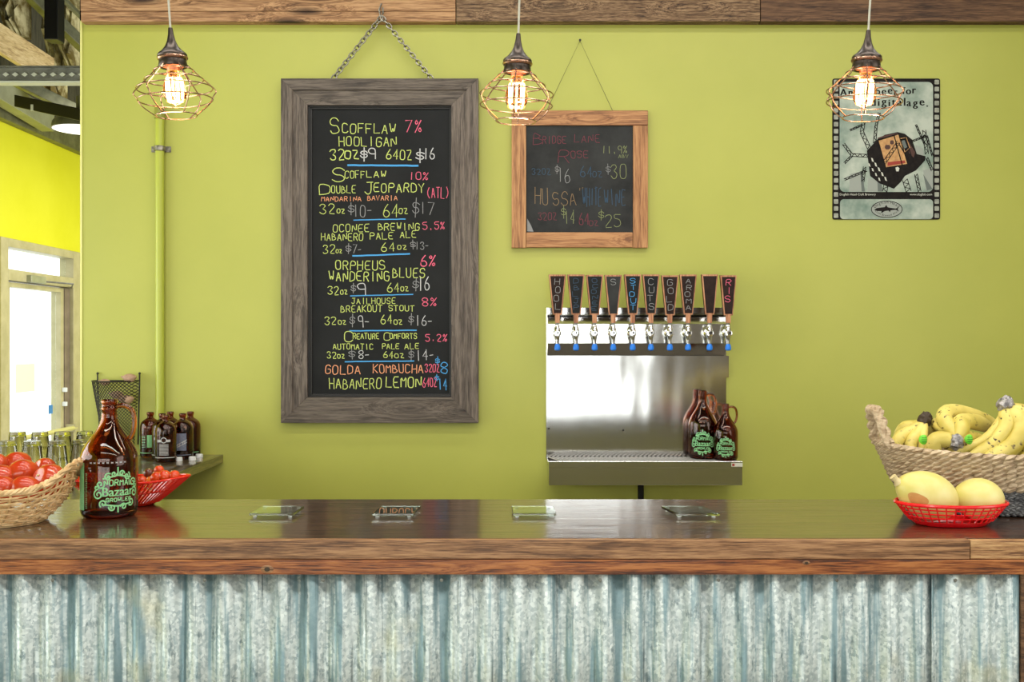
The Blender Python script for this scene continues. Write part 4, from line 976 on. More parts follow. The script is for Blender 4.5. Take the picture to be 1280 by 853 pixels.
def small_bottle(loc, label, style):
    b = thing('glass_bottle', label, 'bottle', loc, 'amber bottles on the side counter'); x, y, z = loc
    out = [(0.0, 0.004), (0.034, 0.003), (0.041, 0.001), (0.0445, 0.008), (0.0445, 0.130), (0.0435, 0.142), (0.038, 0.155), (0.028, 0.165), (0.018, 0.171), (0.0135, 0.175), (0.0135, 0.186), (0.016, 0.188), (0.016, 0.198), (0.0135, 0.2)]
    inn = [(0.010, 0.2), (0.010, 0.174), (0.016, 0.168), (0.027, 0.161), (0.036, 0.151), (0.041, 0.139), (0.0415, 0.130), (0.0415, 0.012), (0.034, 0.007), (0, 0.007)]
    MB().lathe(out+inn, loc, 32).build('body', 'amber', b, sharp=75)
    R_ = 0.0449
    mk = {'green': 'print_green', 'white': 'print_white', 'blue': 'print_blue'}[style]
    def cf(u, v, a0=0.12): a = a0+u/R_; return (x+R_*math.sin(a), y-R_*math.cos(a), z+0.075+v)
    mb = MB()
    def patch(u0, u1, v0, v1, a0=0.12):
        n = max(2, int((u1-u0)/0.006))
        for k in range(n):
            a, c = u0+(u1-u0)*k/n, u0+(u1-u0)*(k+1)/n
            mb.add([cf(a, v0, a0), cf(c, v0, a0), cf(c, v1, a0), cf(a, v1, a0)], [(0, 1, 2, 3)])
    if style == 'green':
        patch(-0.008, 0.018, -0.03, 0.025, 0.2); patch(-0.006, 0.006, -0.04, 0.02, -1.1)
        for k in range(8): ribbons(mb, [[(-0.03, -0.03+k*0.007), (-0.012, -0.028+k*0.007)]], 0.0016, cf, smooth=False, maxlen=.005)
    elif style == 'white':
        patch(-0.028, -0.010, 0.012, 0.022); patch(0.010, 0.028, 0.012, 0.022)
        e = [(0.011*math.cos(t*PI/8), 0.020+0.011*math.sin(t*PI/8)) for t in range(17)]
        ribbons(mb, [e], 0.003, cf, smooth=False)
        for k in range(11): ribbons(mb, [[(-0.019, 0.002-k*0.0045), (0.019, 0.002-k*0.0045)]], 0.002, cf, smooth=False, maxlen=.005)
    else:
        patch(-0.026, 0.024, -0.035, 0.040)
    patch(-0.05, 0.05, -0.056, -0.053)
    mb.build('label_print', mk, b, smooth=False, weld=False, recalc=False)
    if style == 'blue':
        mb = MB(); cf2 = lambda u, v: cf(u*1.0, v)
        R_ = 0.0452
        ribbons(mb, [[(-0.028, -0.016), (0.026, 0.012)], [(-0.028, -0.028), (0.026, 0.0)]], 0.0022, cf, smooth=False, maxlen=0.004)
        ribbons(mb, [[(a*1.0, -b_+a*0.5-0.008) for a, b_ in pl] for pl in text_strokes('VOLTO', -0.022, 0.024, -0.005, 0.005, .02)], 0.0018, cf, maxlen=0.004)
        mb.build('label_lettering', 'print_white', b, smooth=False, weld=False, recalc=False)
    return b
for px, d, st, lb in ((188, 4.46, 'green', 'amber bottle with pale green label at the left end of the bottle group'), (203, 4.375, 'white', 'amber bottle half hidden behind the front silver-labelled one'),
                      (213, 4.485, 'green', 'rearmost amber bottle against the pipe'), (207.5, 4.28, 'white', 'front amber bottle with silver badge label, nearest on the counter'),
                      (228.5, 4.38, 'blue', 'amber bottle with slate blue label and diagonal banner'), (238, 4.49, 'green', 'rightmost amber bottle with green label against the wall')):
    small_bottle((P(px, 0, d).x, d, ZC+0.001), lb, st)
for px, d, lb in ((223.5, 4.305, 'white bottle cap in front of the blue-labelled bottle'), (240.5, 4.33, 'white bottle cap lying below the rightmost bottle'), (249, 4.43, 'white bottle cap farthest right near the wall')):
    p = P(px, 0, d)
    o = MB().lathe([(0.0, 0.016), (0.013, 0.016), (0.0155, 0.0135), (0.016, 0.0), (0.014, 0.0), (0.0135, 0.012), (0, 0.013)], (p.x, d, ZC+0.0005), 20).build('bottle_cap', 'white_plastic')
    tag(origin(o, (p.x, d, ZC)), lb, 'cap', 'loose bottle caps')

# ---- upturned glasses
gl = None
spots = [(9, 3.74, 'front row pint glass cut by the left edge of the frame'), (40, 3.74, 'front row pint glass behind the left tomatoes'), (71, 3.74, 'front row pint glass third from the left'), (101, 3.78, 'front row pint glass half behind the growler'),
         (22, 4.12, 'rear row pint glass in front of the door, leftmost'), (50, 4.12, 'rear row pint glass in front of the door, middle'), (78, 4.12, 'rear row pint glass in front of the door handle side'), (106, 4.14, 'rear row pint glass closest to the wall corner')]
for px, d, lb in spots:
    p = (P(px, 0, d).x, d, ZC+0.0005)
    if gl is None:
        gl = thing('pint_glass', lb, 'glass', p, 'upturned pint glasses')
        MB().lathe([(0.043, 0.0), (0.0442, 0.002), (0.0425, 0.02), (0.031, 0.138), (0.029, 0.143), (0.0, 0.141), ][::1]+[(0.0, 0.122), (0.0275, 0.125), (0.0295, 0.118), (0.0402, 0.02), (0.0415, 0.001), (0.043, 0.0)], p, 32).build('body', 'clear', gl, sharp=60)
        mb = MB()
        for k in range(7):
            ribbons(mb, [[(-0.021+k*0.006, 0), (-0.021+k*0.006+0.0015, 0.012)], [(-0.021+k*0.006, 0.006), (-0.018+k*0.006, 0.010)]], 0.0016, lambda u, v: (p[0]+0.0385*math.sin(u/0.0385), d-0.0385*math.cos(u/0.0385), p[2]+0.072+v), smooth=False)
        mb.build('print_band', 'po_black', gl, smooth=False, weld=False, recalc=False)
    else: dup(gl, p, random.uniform(-1.5, 1.5), lb)

# ---- wire wall pocket with garlic
wp = thing('wire_basket', 'dark wire mesh wall pocket holding garlic bulbs, behind the growler', 'basket', (P(146, 0, YW).x, YW, P(0, 560, YW).z))
def wpt(u, v, q):   # u 0..1 across, v 0..1 down, q 0 front 1 side
    xl_ = 118+v*12; xr_ = 174-v*6; px = xl_+(xr_-xl_)*u; py = 476+v*82
    dpt = (0.13*(1-v*0.65))*math.sin(PI*u)**0.5 if 0 < u < 1 else 0
    p = P(px, py, YW-0.01); return Vector((p.x, YW-0.012-dpt, p.z))
mb = MB(); nu, nv = 16, 20
for k in range(-nv, nu+nv):
    a = []; b2 = []
    for j in range(nv+1):
        u = (k+j)/nu; u2 = (k-j+nv)/nu if False else (k+nv-j)/nu
        if 0 <= u <= 1: a.append(wpt(u, j/nv, 0))
        if 0 <= u2 <= 1: b2.append(wpt(u2, j/nv, 0))
    if len(a) > 1: mb.tube(a, 0.0017, 4)
    if len(b2) > 1: mb.tube(b2, 0.0017, 4)
mb.build('wire_mesh', 'mesh_metal', wp, kind='stuff')
MB().tube([wpt(u/16, 0, 0) for u in range(17)], 0.003, 6).tube([wpt(0, 0, 0), wpt(1, 0, 0)], 0.003, 6).build('rim', 'mesh_metal', wp)
for px, ux in ((122, 0.0), (174.5, 1.0)):
    t0 = P(px, 467, YW-0.01); MB().tube([P(px+ (3 if ux == 0 else -2), 556, YW-0.008), P(px, 476, YW-0.008), t0], 0.0032, 6).ball(t0, 0.006, seg=8, rings=6).build('hanger_rod', 'mesh_metal', wp)
for px, py, r in ((162, 473, 0.024), (158, 500, 0.026), (146, 494, 0.022), (131, 478, 0.018), (136, 505, 0.022)):
    p = P(px, py, YW-0.06)
    o = MB().ball(p, r*1.25, r, r*0.85, fn=lambda q: Vector((q.x*(1+.12*math.sin(q.z*3)), q.y, q.z))).tube([p+Vector((-r, 0, 0)), p+Vector((-r*1.6, 0, r*.4))], [0.006, 0.003], 6).build('garlic_bulb', 'potato')
    lbs = {162: 'topmost tan garlic bulb lying above the wire pocket rim', 158: 'garlic bulb seen through the mesh on the right', 146: 'garlic bulb seen through the mesh in the middle', 131: 'garlic bulb peeking over the rim at the left', 136: 'garlic bulb low at the left inside the mesh'}
    tag(origin(o, p-Vector((0, 0, r))), lbs[px], 'garlic', 'garlic in the wire pocket')

# ============================================================ COASTERS
cs = None
for px0, px1, yt, ybm, sk_, lb in ((314, 369, 633, 646, 6, 'square glass coaster farthest left on the bar'), (466, 517, 632.5, 646, 5, 'glass coaster in front of the tall chalkboard, second from left'),
                               (641, 695, 633, 646, -1, 'glass coaster right of the bar centre, third from left'), (844, 898, 632.5, 646, -3, 'glass coaster below the growlers, rightmost of the four')):
    d = 2.64
    cx = P((px0+px1)/2, 0, d).x; wd = (px1-px0)/F*d/2; y0, y1_ = 2.62, 2.735
    co = thing('glass_coaster', lb, 'coaster', (cx, y0, ZB), 'glass coasters on the bar')
    zz = ZB+0.0055; sh = {6: 0.004, 5: 0.01, -1: -0.003, -3: -0.022}[sk_]
    MB().prism([(cx-wd, y0), (cx+wd, y0), (cx+wd+sh, y1_), (cx-wd+sh, y1_)], 'Z', zz, zz+0.007).build('glass_plate', 'coaster', co, smooth=False, bevel=0.0012)
    for ax in (-wd+.012, wd-.012):
        for ay in (y0+0.012, y1_-0.012):
            MB().lathe([(0.005, 0.0002), (0.0055, 0.0052), (0, 0.0052)], (cx+ax+sh*(ay-y0)/(y1_-y0), ay, ZB), 10).build('foot', 'white_plastic', co)

# ============================================================ RED FOOD BASKETS
def oval_basket(name, label, c, A_, B_, a_, b_, H, mat_, rows, cols, slant=0.0, rimr=0.004, tip=0.0, pow_=1.0, dip=0.0, wire=0.0019, band=0.012):
    t_ = thing(name, label, 'basket', c)
    def pt(an, v, o=0.0):
        vv = v**pow_; ra = a_+(A_-a_)*vv+o; rb = b_+(B_-b_)*vv+o
        cs_ = math.cos(an); zz = H*v
        zz += v*dip*(abs(cs_)**3)
        ra += v*tip*abs(cs_)**8
        return Vector((c[0]+ra*cs_, c[1]+rb*math.sin(an), c[2]+zz))
    n = 64
    MB().tube([pt(2*PI*k/n, 1) for k in range(n)], rimr, 8, closed=True).build('rim', mat_, t_)
    mb = MB()
    vb = band/H
    for r in range(1, rows): mb.tube([pt(2*PI*k/n, vb+(1-vb)*r/rows) for k in range(n)], wire, 5, closed=True)
    for k in range(cols):
        an = 2*PI*k/cols; mb.tube([pt(an+slant*j/4, vb+(1-vb)*j/4) for j in range(5)], wire, 5)
    mb.build('lattice', mat_, t_, kind='stuff')
    mb = MB(); vs = []; nn = 64
    for v in (0, vb*.5, vb):
        for k in range(nn): vs.append(pt(2*PI*k/nn, v+0.0001))
    for v in (vb, vb*.5, 0.06):
        for k in range(nn): vs.append(pt(2*PI*k/nn, v+0.0001, -0.003))
    fs = [(r*nn+k, r*nn+(k+1) % nn, (r+1)*nn+(k+1) % nn, (r+1)*nn+k) for r in range(5) for k in range(nn)]
    fs += [tuple(range(nn-1, -1, -1)), tuple(5*nn+k for k in range(nn))]
    mb.add(vs, fs); mb.build('base', mat_, t_)
    return t_, pt
rb, rpt = oval_basket('food_basket', 'small red plastic lattice basket holding two yellow melons', (P(1195, 0, 2.5).x, 2.53, ZB+0.001), 0.138, 0.088, 0.088, 0.052, 0.056, 'red_plastic', 4, 36, rimr=0.0045, pow_=0.8)
# melons
def melon(px, py, d, rx, ry, rz, tilt, label, spot):
    c = P(px, py, d); rot = Matrix.Rotation(tilt, 3, 'Y')
    m_ = thing('melon', label, 'melon', c, 'melons in the red basket')
    fn = lambda q: Vector((q.x*(1+0.10*max(0, -q.x)), q.y*(1-0.10*max(0, -q.x)**2), q.z*(1-0.10*max(0, -q.x)**2)))
    MB().ball(c, rx, ry, rz, 32, 20, rot=rot, fn=fn).build('fruit', 'melon', m_)
    if spot:
        e = rot @ Vector((-rx*1.08, 0, 0)); MB().tube([c+e*0.97, c+e*1.06+Vector((0, 0, .004)), c+e*1.14+Vector((-.002, 0, .010))], [0.014, 0.008, 0.009], 8).build('stem', 'stem', m_)
        # blotch hugging the skin
        mb = MB(); vs = []; ctr = None
        def sk2(u, v):
            q = Vector((u, -math.sqrt(max(0, 1-u*u-v*v)), v)).normalized(); q = fn(q); q = Vector((q.x*rx, q.y*ry, q.z*rz))*1.004; return c+rot @ q
        n = 20; vs = [sk2(-0.46, -0.34)]
        for r in (0.5, 1):
            for k in range(n):
                a = 2*PI*k/n; w_ = r*(1+.08*math.sin(3*a)); vs.append(sk2(-0.46+0.27*w_*math.cos(a), -0.34+0.25*w_*math.sin(a)))
        fs = [(0, 1+k, 1+(k+1) % n) for k in range(n)]+[(1+k, 1+n+k, 1+n+(k+1) % n, 1+(k+1) % n) for k in range(n)]
        mb.add(vs, fs).build('blotch', 'melon_spot', m_, recalc=False)
melon(1160, 620, 2.53, 0.078, 0.056, 0.060, 0.42, 'left yellow melon with a tan blotch and dry stem', True)
melon(1224, 624, 2.53, 0.061, 0.052, 0.053, 0.12, 'right plain yellow melon in the red basket', False)

rb2, rp2 = oval_basket('berry_bowl', 'orange red slotted plastic bowl of cherry tomatoes behind the growler', (P(158, 0, 2.83).x, 2.835, ZB+0.001), 0.160, 0.092, 0.075, 0.05, 0.070, 'red_plastic2', 2, 64, slant=0.12, rimr=0.0035, tip=0.018, pow_=0.9, dip=0.012, wire=0.0034, band=0.008)
random.seed(21)
chs = [(186, 592, 2.84, 'dark', 'dark cherry tomato at the top beside the growler'), (196, 598, 2.78, 'red', 'red cherry tomato left of the two largest'), (206, 596, 2.76, 'red', 'largest red cherry tomato near the bowl rim'), (218, 595, 2.79, 'red', 'rightmost red cherry tomato in the bowl'),
       (199, 588, 2.88, 'red', 'red cherry tomato at the back of the bowl'), (188, 602, 2.76, 'orange', 'orange cherry tomato low beside the growler'), (178, 602, 2.80, 'red', 'red cherry tomato touching the growler outline'), (92, 597, 2.82, 'dark', 'dark cherry tomato left of the growler'),
       (101, 601, 2.80, 'red', 'red cherry tomato left of the growler'), (196, 608, 2.78, 'red', 'cherry tomato seen through the bowl slots'), (212, 605, 2.79, 'orange', 'orange cherry tomato seen through the right slots'), (182, 612, 2.80, 'red', 'lowest red cherry tomato in the bowl'), (202, 617, 2.80, 'red', 'red cherry tomato at the bottom right of the bowl')]
for px, py, d, k, lb in chs:
    if py > 603: continue
    d = max(d, 2.80)+0.015
    r = random.uniform(0.0145, 0.018) if 'largest' not in lb else 0.019
    c = P(px, py, d); rt = Euler((random.uniform(-1, 1), random.uniform(-1, 1), 0)).to_matrix()
    t_ = thing('cherry_tomato', lb, 'tomato', c-Vector((0, 0, r)), 'cherry tomatoes in the red bowl')
    MB().ball(c, r, r, r*0.93, 20, 12, rot=rt).build('fruit', {'red': 'cherry', 'dark': 'cherry_dark', 'orange': 'cherry_orange'}[k], t_)
    e = rt @ Vector((0, 0, r*0.93)); MB().ball(c+e, 0.0022, seg=8, rings=5).build('stem_scar', 'stem', t_)

# ============================================================ WICKER TOMATO BASKET
wc = (P(-40, 0, 2.56).x, 2.56, ZB+0.001)
wb_ = thing('wicker_basket', 'pale wicker basket heaped with tomatoes at the left end of the bar', 'basket', wc)
WA, WB, wa, wb2, WH = 0.265, 0.185, 0.19, 0.125, 0.088
def wpnt(an, v, o=0.0):
    f = math.sin(v*PI/2)**0.9 if v > 0 else 0
    ra = wa+(WA-wa)*f+o; rb_ = wb2+(WB-wb2)*f+o; lift = 0.045*max(0, math.cos(an))**10*v+0.045*max(0, -math.cos(an))**10*v
    return Vector((wc[0]+ra*math.cos(an), wc[1]+rb_*math.sin(an), wc[2]+0.004+WH*v+lift))
ns = 34; nr_ = 13; mb = MB()
for r in range(nr_):
    v = (r+0.3)/nr_; pts = []
    for k in range(ns*6):
        an = 2*PI*k/(ns*6); o = 0.0056*math.sin(an*ns/2+PI*(r % 2)); pts.append(wpnt(an, v, o))
    mb.tube(pts, 0.0025, 5, closed=True)
mb.build('weave', 'wicker', wb_, kind='stuff')
mb = MB()
for k in range(ns):
    an = 2*PI*(k+.5)/ns*1.0; mb.tube([wpnt(an, j/6) for j in range(7)], 0.003, 5)
mb.build('stakes', 'wicker', wb_, kind='stuff')
mb = MB()
for s in range(3):
    pts = []
    for k in range(220):
        an = 2*PI*k/220; ph = an*34+s*2*PI/3; b0 = wpnt(an, 1.03, 0.0045*math.cos(ph)); b0.z += 0.0045*math.sin(ph); pts.append(b0)
    mb.tube(pts, 0.0042, 6, closed=True)
mb.build('braided_rim', 'wicker', wb_)
MB().lathe([(1.0, 0), (1.0, 0.006), (0, 0.006)], (wc[0], wc[1], wc[2]), 40, sx=wa, sy=wb2).build('base', 'wicker', wb_)
for s in (1,):
    mb = MB()
    for q in range(2):
        pts = []
        for k in range(60):
            t = k/59; an = (t-.5)*1.0; b0 = wpnt(an, 1.0, 0.006); b0.z += 0.020*math.sin(PI*t); b0.x += 0.012*math.sin(PI*t)
            ph = t*26+q*PI; b0.z += 0.004*math.sin(ph); b0.y += 0.004*math.cos(ph); pts.append(b0)
        mb.tube(pts, 0.0048, 6)
    mb.build('handle', 'wicker', wb_)
tl = [(60.5, 601, 2.63, 0.043, 0.5, 'front right tomato, biggest in the wicker basket'), (28, 593, 2.66, 0.040, -0.3, 'upper middle tomato with a bright highlight'), (32, 612, 2.57, 0.037, 0.2, 'low front tomato between the two big ones'),
      (21, 581, 2.76, 0.038, 0.3, 'topmost tomato at the back of the wicker basket'), (1, 598, 2.63, 0.036, 0.1, 'tomato cut by the left frame edge, middle'), (2, 613, 2.56, 0.037, -.2, 'lowest tomato at the left frame edge'), (55, 587, 2.72, 0.032, .3, 'tomato behind the biggest one'), (-6, 583, 2.72, 0.036, .3, 'tomato at the left frame edge, highest')]
for px, py, d, r, tlt, lb in tl:
    d -= 0.045; c = P(px, py, d); rot = Euler((random.uniform(-1.0, -0.5), tlt, random.uniform(0, 3))).to_matrix()
    t_ = thing('tomato', lb, 'tomato', c-Vector((0, 0, r*.85)), 'tomatoes in the wicker basket')
    def fn(q):
        a = math.atan2(q.y, q.x); s = math.hypot(q.x, q.y); k = 1+0.025*math.cos(5*a)*s
        z = q.z
        if z > 0.8: z -= (z-0.8)*0.9
        return Vector((q.x*k, q.y*k, z))
    MB().ball(c, r*1.05, r, r*0.9, 32, 20, rot=rot, fn=fn).build('fruit', 'tomato', t_)
    e = rot @ Vector((0, 0, r*0.74)); MB().ball(c+e, 0.0045, 0.0045, 0.003, 10, 6).build('stem_scar', 'stem', t_)

# ============================================================ SEAGRASS BASKET AND BANANAS
sc_ = (P(1300, 0, 2.76).x, 2.76, ZB+0.005)
sg = thing('seagrass_basket', 'two tone braided seagrass basket of bananas, charcoal below and tan above', 'basket', sc_)
SA, SB, sa, sb3, SH = 0.455, 0.195, 0.365, 0.140, 0.165
TH = 0.03
def spnt(an, v, o=0.0):
    ra = sa+(SA-sa)*v**0.9+o; rb_ = sb3+(SB-sb3)*v**0.9+o
    x = ra*math.cos(an); y = rb_*math.sin(an)
    return Vector((sc_[0]+x*math.cos(TH)-y*math.sin(TH), sc_[1]+x*math.sin(TH)+y*math.cos(TH), sc_[2]+SH*v+0.022*v*abs(math.cos(an))**4))
def braid_row(mb, v, n, L, wd, th, lean, o=0.0):
    # a ring of overlapping tapered strands, each a small almond shaped lump
    for k in range(n):
        an = 2*PI*(k+random.uniform(-.15, .15))/n; p = spnt(an, v, o); q = spnt(an+0.01, v, o); tx = (q-p).normalized(); up = Vector((0, 0, 1)); nrm = tx.cross(up).normalized()
        if nrm.dot(p-Vector(sc_)) < 0: nrm = -nrm
        l = L*random.uniform(.85, 1.15); ax = (tx*math.cos(lean)+up*math.sin(lean)); bx = nrm.cross(ax)
        vs = [p-ax*l, p+ax*l]
        for t in (-0.45, 0.45):
            w2 = wd*random.uniform(.85, 1.1)
            for a in (0, PI/2, PI, 3*PI/2):
                vs.append(p+ax*l*t+bx*w2*math.cos(a)+nrm*(th*math.sin(a)+th*0.3))
        fs = [(0, 2+i, 2+(i+1) % 4) for i in range(4)]+[(2+i, 6+i, 6+(i+1) % 4, 2+(i+1) % 4) for i in range(4)]+[(1, 6+(i+1) % 4, 6+i) for i in range(4)]
        mb.add(vs, fs)
# inner wall
def shell(v0, v1, m, nm):
    nn = 72; vs = []
    rr = [v0+(v1-v0)*j/6 for j in range(7)]
    for v in rr:
        for k in range(nn): vs.append(spnt(2*PI*k/nn, v, 0.0))
    for v in rr[::-1]:
        for k in range(nn): vs.append(spnt(2*PI*k/nn, v, -0.008))
    R2 = 14
    fs = [(r*nn+k, r*nn+(k+1) % nn, ((r+1) % R2)*nn+(k+1) % nn, ((r+1) % R2)*nn+k) for r in range(R2) for k in range(nn)]
    return MB().add(vs, fs).build(nm, m, sg)
shell(0.0, 0.40, 'seagrass_dark', 'lower_lining'); shell(0.401, 1.0, 'seagrass', 'upper_lining')
mb = MB()
for r in range(10): braid_row(mb, 0.02+r*0.040, 130, 0.012, 0.0042, 0.004, 0.45*(1 if r % 2 else -1), 0.001)
mb.build('lower_weave', 'seagrass_dark', sg, sharp=60, kind='stuff')
mb = MB()
for r in range(8): braid_row(mb, 0.44+r*0.074, 92, 0.019, 0.0075, 0.006, 0.42, 0.002)
mb.build('upper_weave', 'seagrass', sg, sharp=60, kind='stuff')
MB().lathe([(1.0, 0), (1.0, 0.006), (0, 0.006)], sc_, 40, sx=sa*0.99, sy=sb3*0.99, rot=Matrix.Rotation(TH, 3, 'Z')).build('base', 'seagrass_dark', sg)
mb = MB()
for q in range(3):
    pts = []
    for k in range(60):
        t = k/59; an = PI+(t-.5)*0.50; b0 = spnt(an, 0.97, 0.004); h = 0.088*min(1, math.sin(PI*t)*1.5)
        ph = t*30+q*2*PI/3; b0.z += h+0.008*math.sin(ph); b0.x += -0.14*h+0.008*math.cos(ph); pts.append(b0)
    mb.tube(pts, 0.0085, 6)
mb.build('handle', 'seagrass', sg)

BS = 4.267
def bp(u, v, d): return P(1070+u/BS, 480+v/BS, d)
def banana(par, pts, r, d0, d1):
    r *= 1.10
    n = len(pts); ctrl = [bp(u, v, d0+(d1-d0)*k/(n-1)) for k, (u, v) in enumerate(pts)]
    path = bez(ctrl, 7); N_ = len(path); rs = []
    rw = r/BS/F*((d0+d1)/2)
    for i in range(N_):
        t = i/(N_-1); k = min(1, (t/0.22)**0.8) if t < 0.22 else 1
        k = 0.36+0.64*k
        if t > 0.75: k *= max(0.22, 1-((t-0.75)/0.25)**2*0.8)
        rs.append(rw*k)
    o = MB().tube(path, rs, 7).build('banana', 'banana', par, sharp=80)
    s = o.modifiers.new('round', 'SUBSURF'); s.levels = 1; s.render_levels = 1
    e = path[-1]; dr = (path[-1]-path[-2]).normalized()
    MB().tube([e-dr*0.002, e+dr*0.006], [rs[-1]*1.05, rs[-1]*0.7], 7).build('tip', 'banana_tip', o)
def bunch(label, crown, dcr, bans, film, sticker=None):
    dcr += 0.10; bans = [(a, b, d+0.10) for a, b, d in bans]
    c = bp(*crown, dcr); b_ = thing('banana_bunch', label, 'bananas', c, 'banana bunches')
    for pts, r, d1 in bans: banana(b_, [crown]+pts, r, dcr, d1)
    if film:
        u, v, rr, ang = film[:4]; cc = bp(u, v, dcr-0.012); r = rr/BS/F*dcr; rot = Matrix.Rotation(ang, 3, 'Y')
        mb = MB(); rnd = random.Random(5)
        mb.ball(cc, r, r*0.8, r*1.05, 12, 9, rot=rot, fn=lambda q: q*(rnd.uniform(.82, 1.15))); mb.build('stem_wrap', film[4] if len(film) > 4 else 'film', b_, sharp=20)
    if sticker:
        u, v, ds = sticker; cc = bp(u, v, ds+0.07); r = 0.0135
        def fnn(a, b): return None
        mb = MB(); nn = 20; vs = [cc]
        for k in range(nn): a = 2*PI*k/nn; vs.append(cc+Vector((r*.85*math.cos(a), 0.006*math.cos(a)**2, r*math.sin(a))))
        mb.add(vs, [(0, 1+k, 1+(k+1) % nn) for k in range(nn)])
        o = mb.build('sticker', 'sticker', b_); so = o.modifiers.new('t', 'SOLIDIFY'); so.thickness = 0.0008
        mb = MB(); ribbons(mb, [[(-.006, .006), (.006, .006)], [(-.007, 0), (.007, 0)], [(-.006, -.006), (.006, -.006)]], 0.0016, lambda x_, z_: cc+Vector((x_, -0.002, z_)), smooth=False)
        mb.build('sticker_print', mat('dark green ink', srgb(30, 120, 30), 0.5), b_, smooth=False, recalc=False)
bunch('leftmost banana bunch with a dark crown and green sticker', (368, 190), 2.74,
      [([(330, 225), (262, 232), (232, 290), (238, 400)], 34, 2.86), ([(330, 240), (245, 280), (212, 350), (208, 430)], 38, 2.70), ([(345, 245), (298, 310), (288, 400), (290, 440)], 33, 2.64), ([(362, 240), (358, 300), (358, 370), (365, 440)], 24, 2.62), ([(385, 240), (392, 300), (400, 420)], 26, 2.76)],
      (368, 190, 38, 0.5, 'banana_tip'), (362, 298, 2.592))
bunch('middle banana bunch of spotted bananas with a silver wrapped crown', (535, 300), 2.62,
      [([(505, 265), (455, 232), (425, 215), (410, 260)], 34, 2.78), ([(510, 250), (470, 190), (495, 150), (600, 165), (715, 215), (790, 290)], 44, 2.86), ([(560, 240), (560, 205), (640, 205), (740, 250)], 46, 2.76), ([(490, 300), (430, 300), (410, 350), (420, 430)], 46, 2.64), ([(500, 330), (520, 360), (600, 352), (660, 330)], 30, 2.66), ([(575, 280), (620, 290), (690, 300)], 36, 2.72)],
      (535, 312, 40, 0.2), (606, 297, 2.612))
bunch('tall right banana bunch with a crinkled silver wrapped stem', (795, 120), 2.66,
      [([(775, 200), (700, 290), (590, 350), (480, 400)], 30, 2.64), ([(800, 165), (795, 240), (700, 345), (580, 400)], 40, 2.60), ([(840, 165), (878, 230), (830, 330), (740, 390), (640, 440)], 54, 2.58), ([(860, 150), (930, 220), (960, 300), (920, 380), (850, 430)], 48, 2.60), ([(880, 150), (980, 190), (1020, 300), (1000, 420)], 46, 2.70)],
      (795, 108, 42, 0.7))

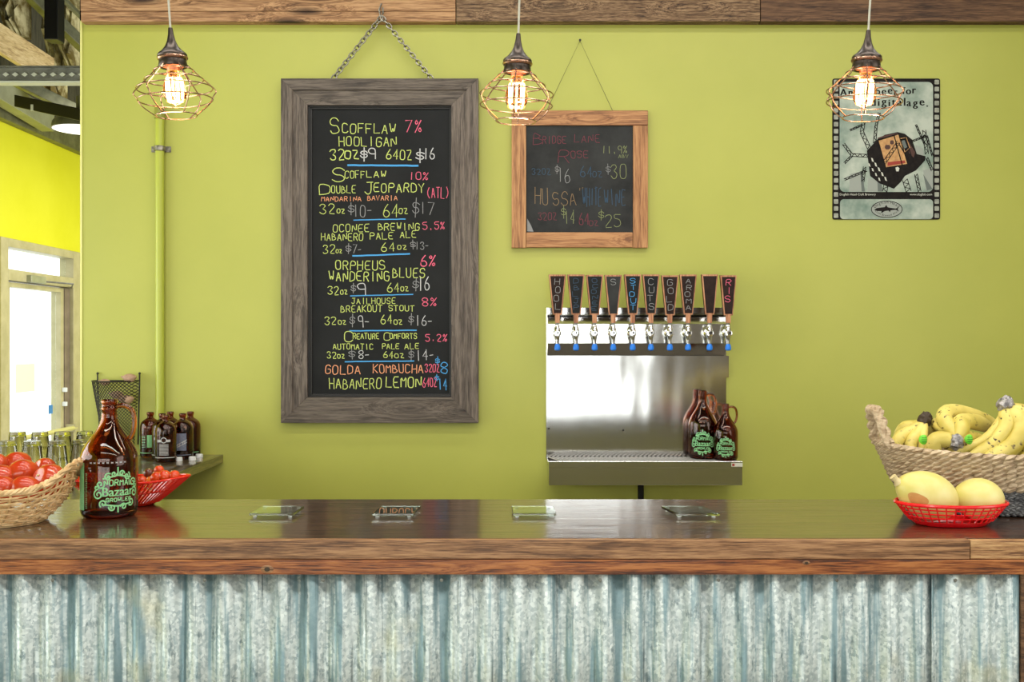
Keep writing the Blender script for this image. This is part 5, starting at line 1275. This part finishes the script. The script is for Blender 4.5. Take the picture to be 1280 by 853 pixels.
# ============================================================ PENDANT LAMPS
M['bulb_glass'] = glass('amber tinted bulb glass', (1.0, 0.66, 0.42, 1), 0.0, 1.3)
M['filament'] = emit('glowing filament', (1.0, 0.74, 0.50, 1), 16)
M['socket_glow'] = mat('coppery inner socket', srgb(230, 150, 110), 0.4, 0.4)
def pendant(px, py_top, d, tilt, rz, label, hs=1.0, wr=0.1):
    top = P(px, py_top, d)
    t_ = thing('pendant_lamp', label, 'lamp', top, 'caged pendant lamps over the bar')
    x, y, z = top; S = (111/F*d)*hs/0.232       # cage height in pixels
    def Z(a): return a*S
    MB().lathe([(0, 0), (0.0055, 0), (0.0075, -0.018), (0.011, -0.034), (0.017, -0.048), (0.027, -0.060), (0.036, -0.067), (0.038, -0.071), (0.037, -0.075), (0.033, -0.077), (0.0, -0.0765)], (x, y, z), 28).build('socket_cone', 'dark_metal', t_)
    MB().lathe([(0.039, -0.076), (0.0395, -0.079), (0.037, -0.083), (0.033, -0.084), (0.033, -0.077)], (x, y, z), 28, closed=True).build('socket_ring', 'copper_wire', t_)
    MB().lathe([(0.034, -0.083), (0.037, -0.100), (0.036, -0.102), (0.030, -0.102), (0.030, -0.083)], (x, y, z), 28, closed=True).build('cage_collar', 'dark_metal', t_)
    MB().lathe([(0.0, -0.088), (0.029, -0.088), (0.029, -0.100), (0.017, -0.104), (0.015, -0.112), (0.0, -0.112)], (x, y, z), 24).build('lamp_holder', 'socket_glow', t_)
    cage = [(0.0365, -0.098), (0.060, -0.122), (0.082, -0.143), (wr, -0.166), (0.0985, -0.178), (0.084, -0.202), (0.052, -0.228)]
    mb = MB(); off = rz
    for k in range(6):
        a = 2*PI*k/6+off; path = bez([(x+r*math.cos(a), y+r*math.sin(a), z+h) for r, h in cage], 5); mb.tube(path, 0.0016, 6)
    mb.build('cage_ribs', 'copper_wire', t_)
    for r, h in ((0.050, -0.111), (0.074, -0.135), (0.096, -0.158), (0.0945, -0.187), (0.052, -0.228)):
        MB().tube([(x+r*math.cos(2*PI*k/48), y+r*math.sin(2*PI*k/48), z+h) for k in range(48)], 0.0017, 6, closed=True).build('cage_ring', 'copper_wire', t_)
    out = [(0.013, -0.108), (0.014, -0.118), (0.021, -0.132), (0.0275, -0.148), (0.030, -0.165), (0.028, -0.180), (0.021, -0.192), (0.010, -0.198), (0.003, -0.200), (0, -0.204)]
    inn = [(0, -0.2005), (0.003, -0.198), (0.0095, -0.1965), (0.020, -0.1905), (0.0268, -0.179), (0.0288, -0.165), (0.0263, -0.148), (0.020, -0.1325), (0.013, -0.118), (0.012, -0.108)]
    bl_ = MB().lathe(out+inn, (x, y, z), 24).build('bulb', 'bulb_glass', t_)
    mb = MB()
    for k in range(8):
        a = 2*PI*k/8; x1, y1_ = x+0.012*math.cos(a), y+0.012*math.sin(a); mb.tube([(x1, y1_, z-0.134), (x1, y1_, z-0.178)], 0.0014, 5)
        a2 = a+PI/4; zz = -0.134 if k % 2 else -0.178; mb.tube([(x1, y1_, z+zz), (x+0.012*math.cos(a2), y+0.012*math.sin(a2), z+zz)], 0.0014, 5)
    mb.build('filament', 'filament', bl_)
    MB().tube([(x, y, z-0.112), (x, y, z-0.180)], 0.002, 6).build('filament_stem', 'clear', bl_)
    t_.scale = (S, S, S); t_.rotation_euler = (0.03, tilt, 0)
    # cord to the ceiling
    up = (4.6-z)/S
    mb = MB().tube([(x, y, z-0.002), (x, y, z+0.3), (x-math.sin(tilt)*up, y, z+up)], 0.0028, 8); mb.build('cord', 'cord', t_)
    l = bpy.data.lights.new('bulb_light', 'POINT'); l.energy = 3.0; l.color = (1, 0.66, 0.38); l.shadow_soft_size = 0.03
    lo = bpy.data.objects.new('bulb_light', l); C.objects.link(lo); lo.location = (x, y, z-0.24*S)
    return t_
pendant(213, 35, 2.55, -0.06, 0.15, 'leftmost caged filament pendant lamp, above the pipe', 1.0, 0.104)
pendant(648, 42, 2.62, 0.03, 0.45, 'middle caged filament pendant lamp, overlapping the pine chalkboard corner', 1.0, 0.099)
pendant(1085.5, 38, 2.55, 0.05, 0.25, 'right caged filament pendant lamp in front of the tin poster', 1.0, 0.104)
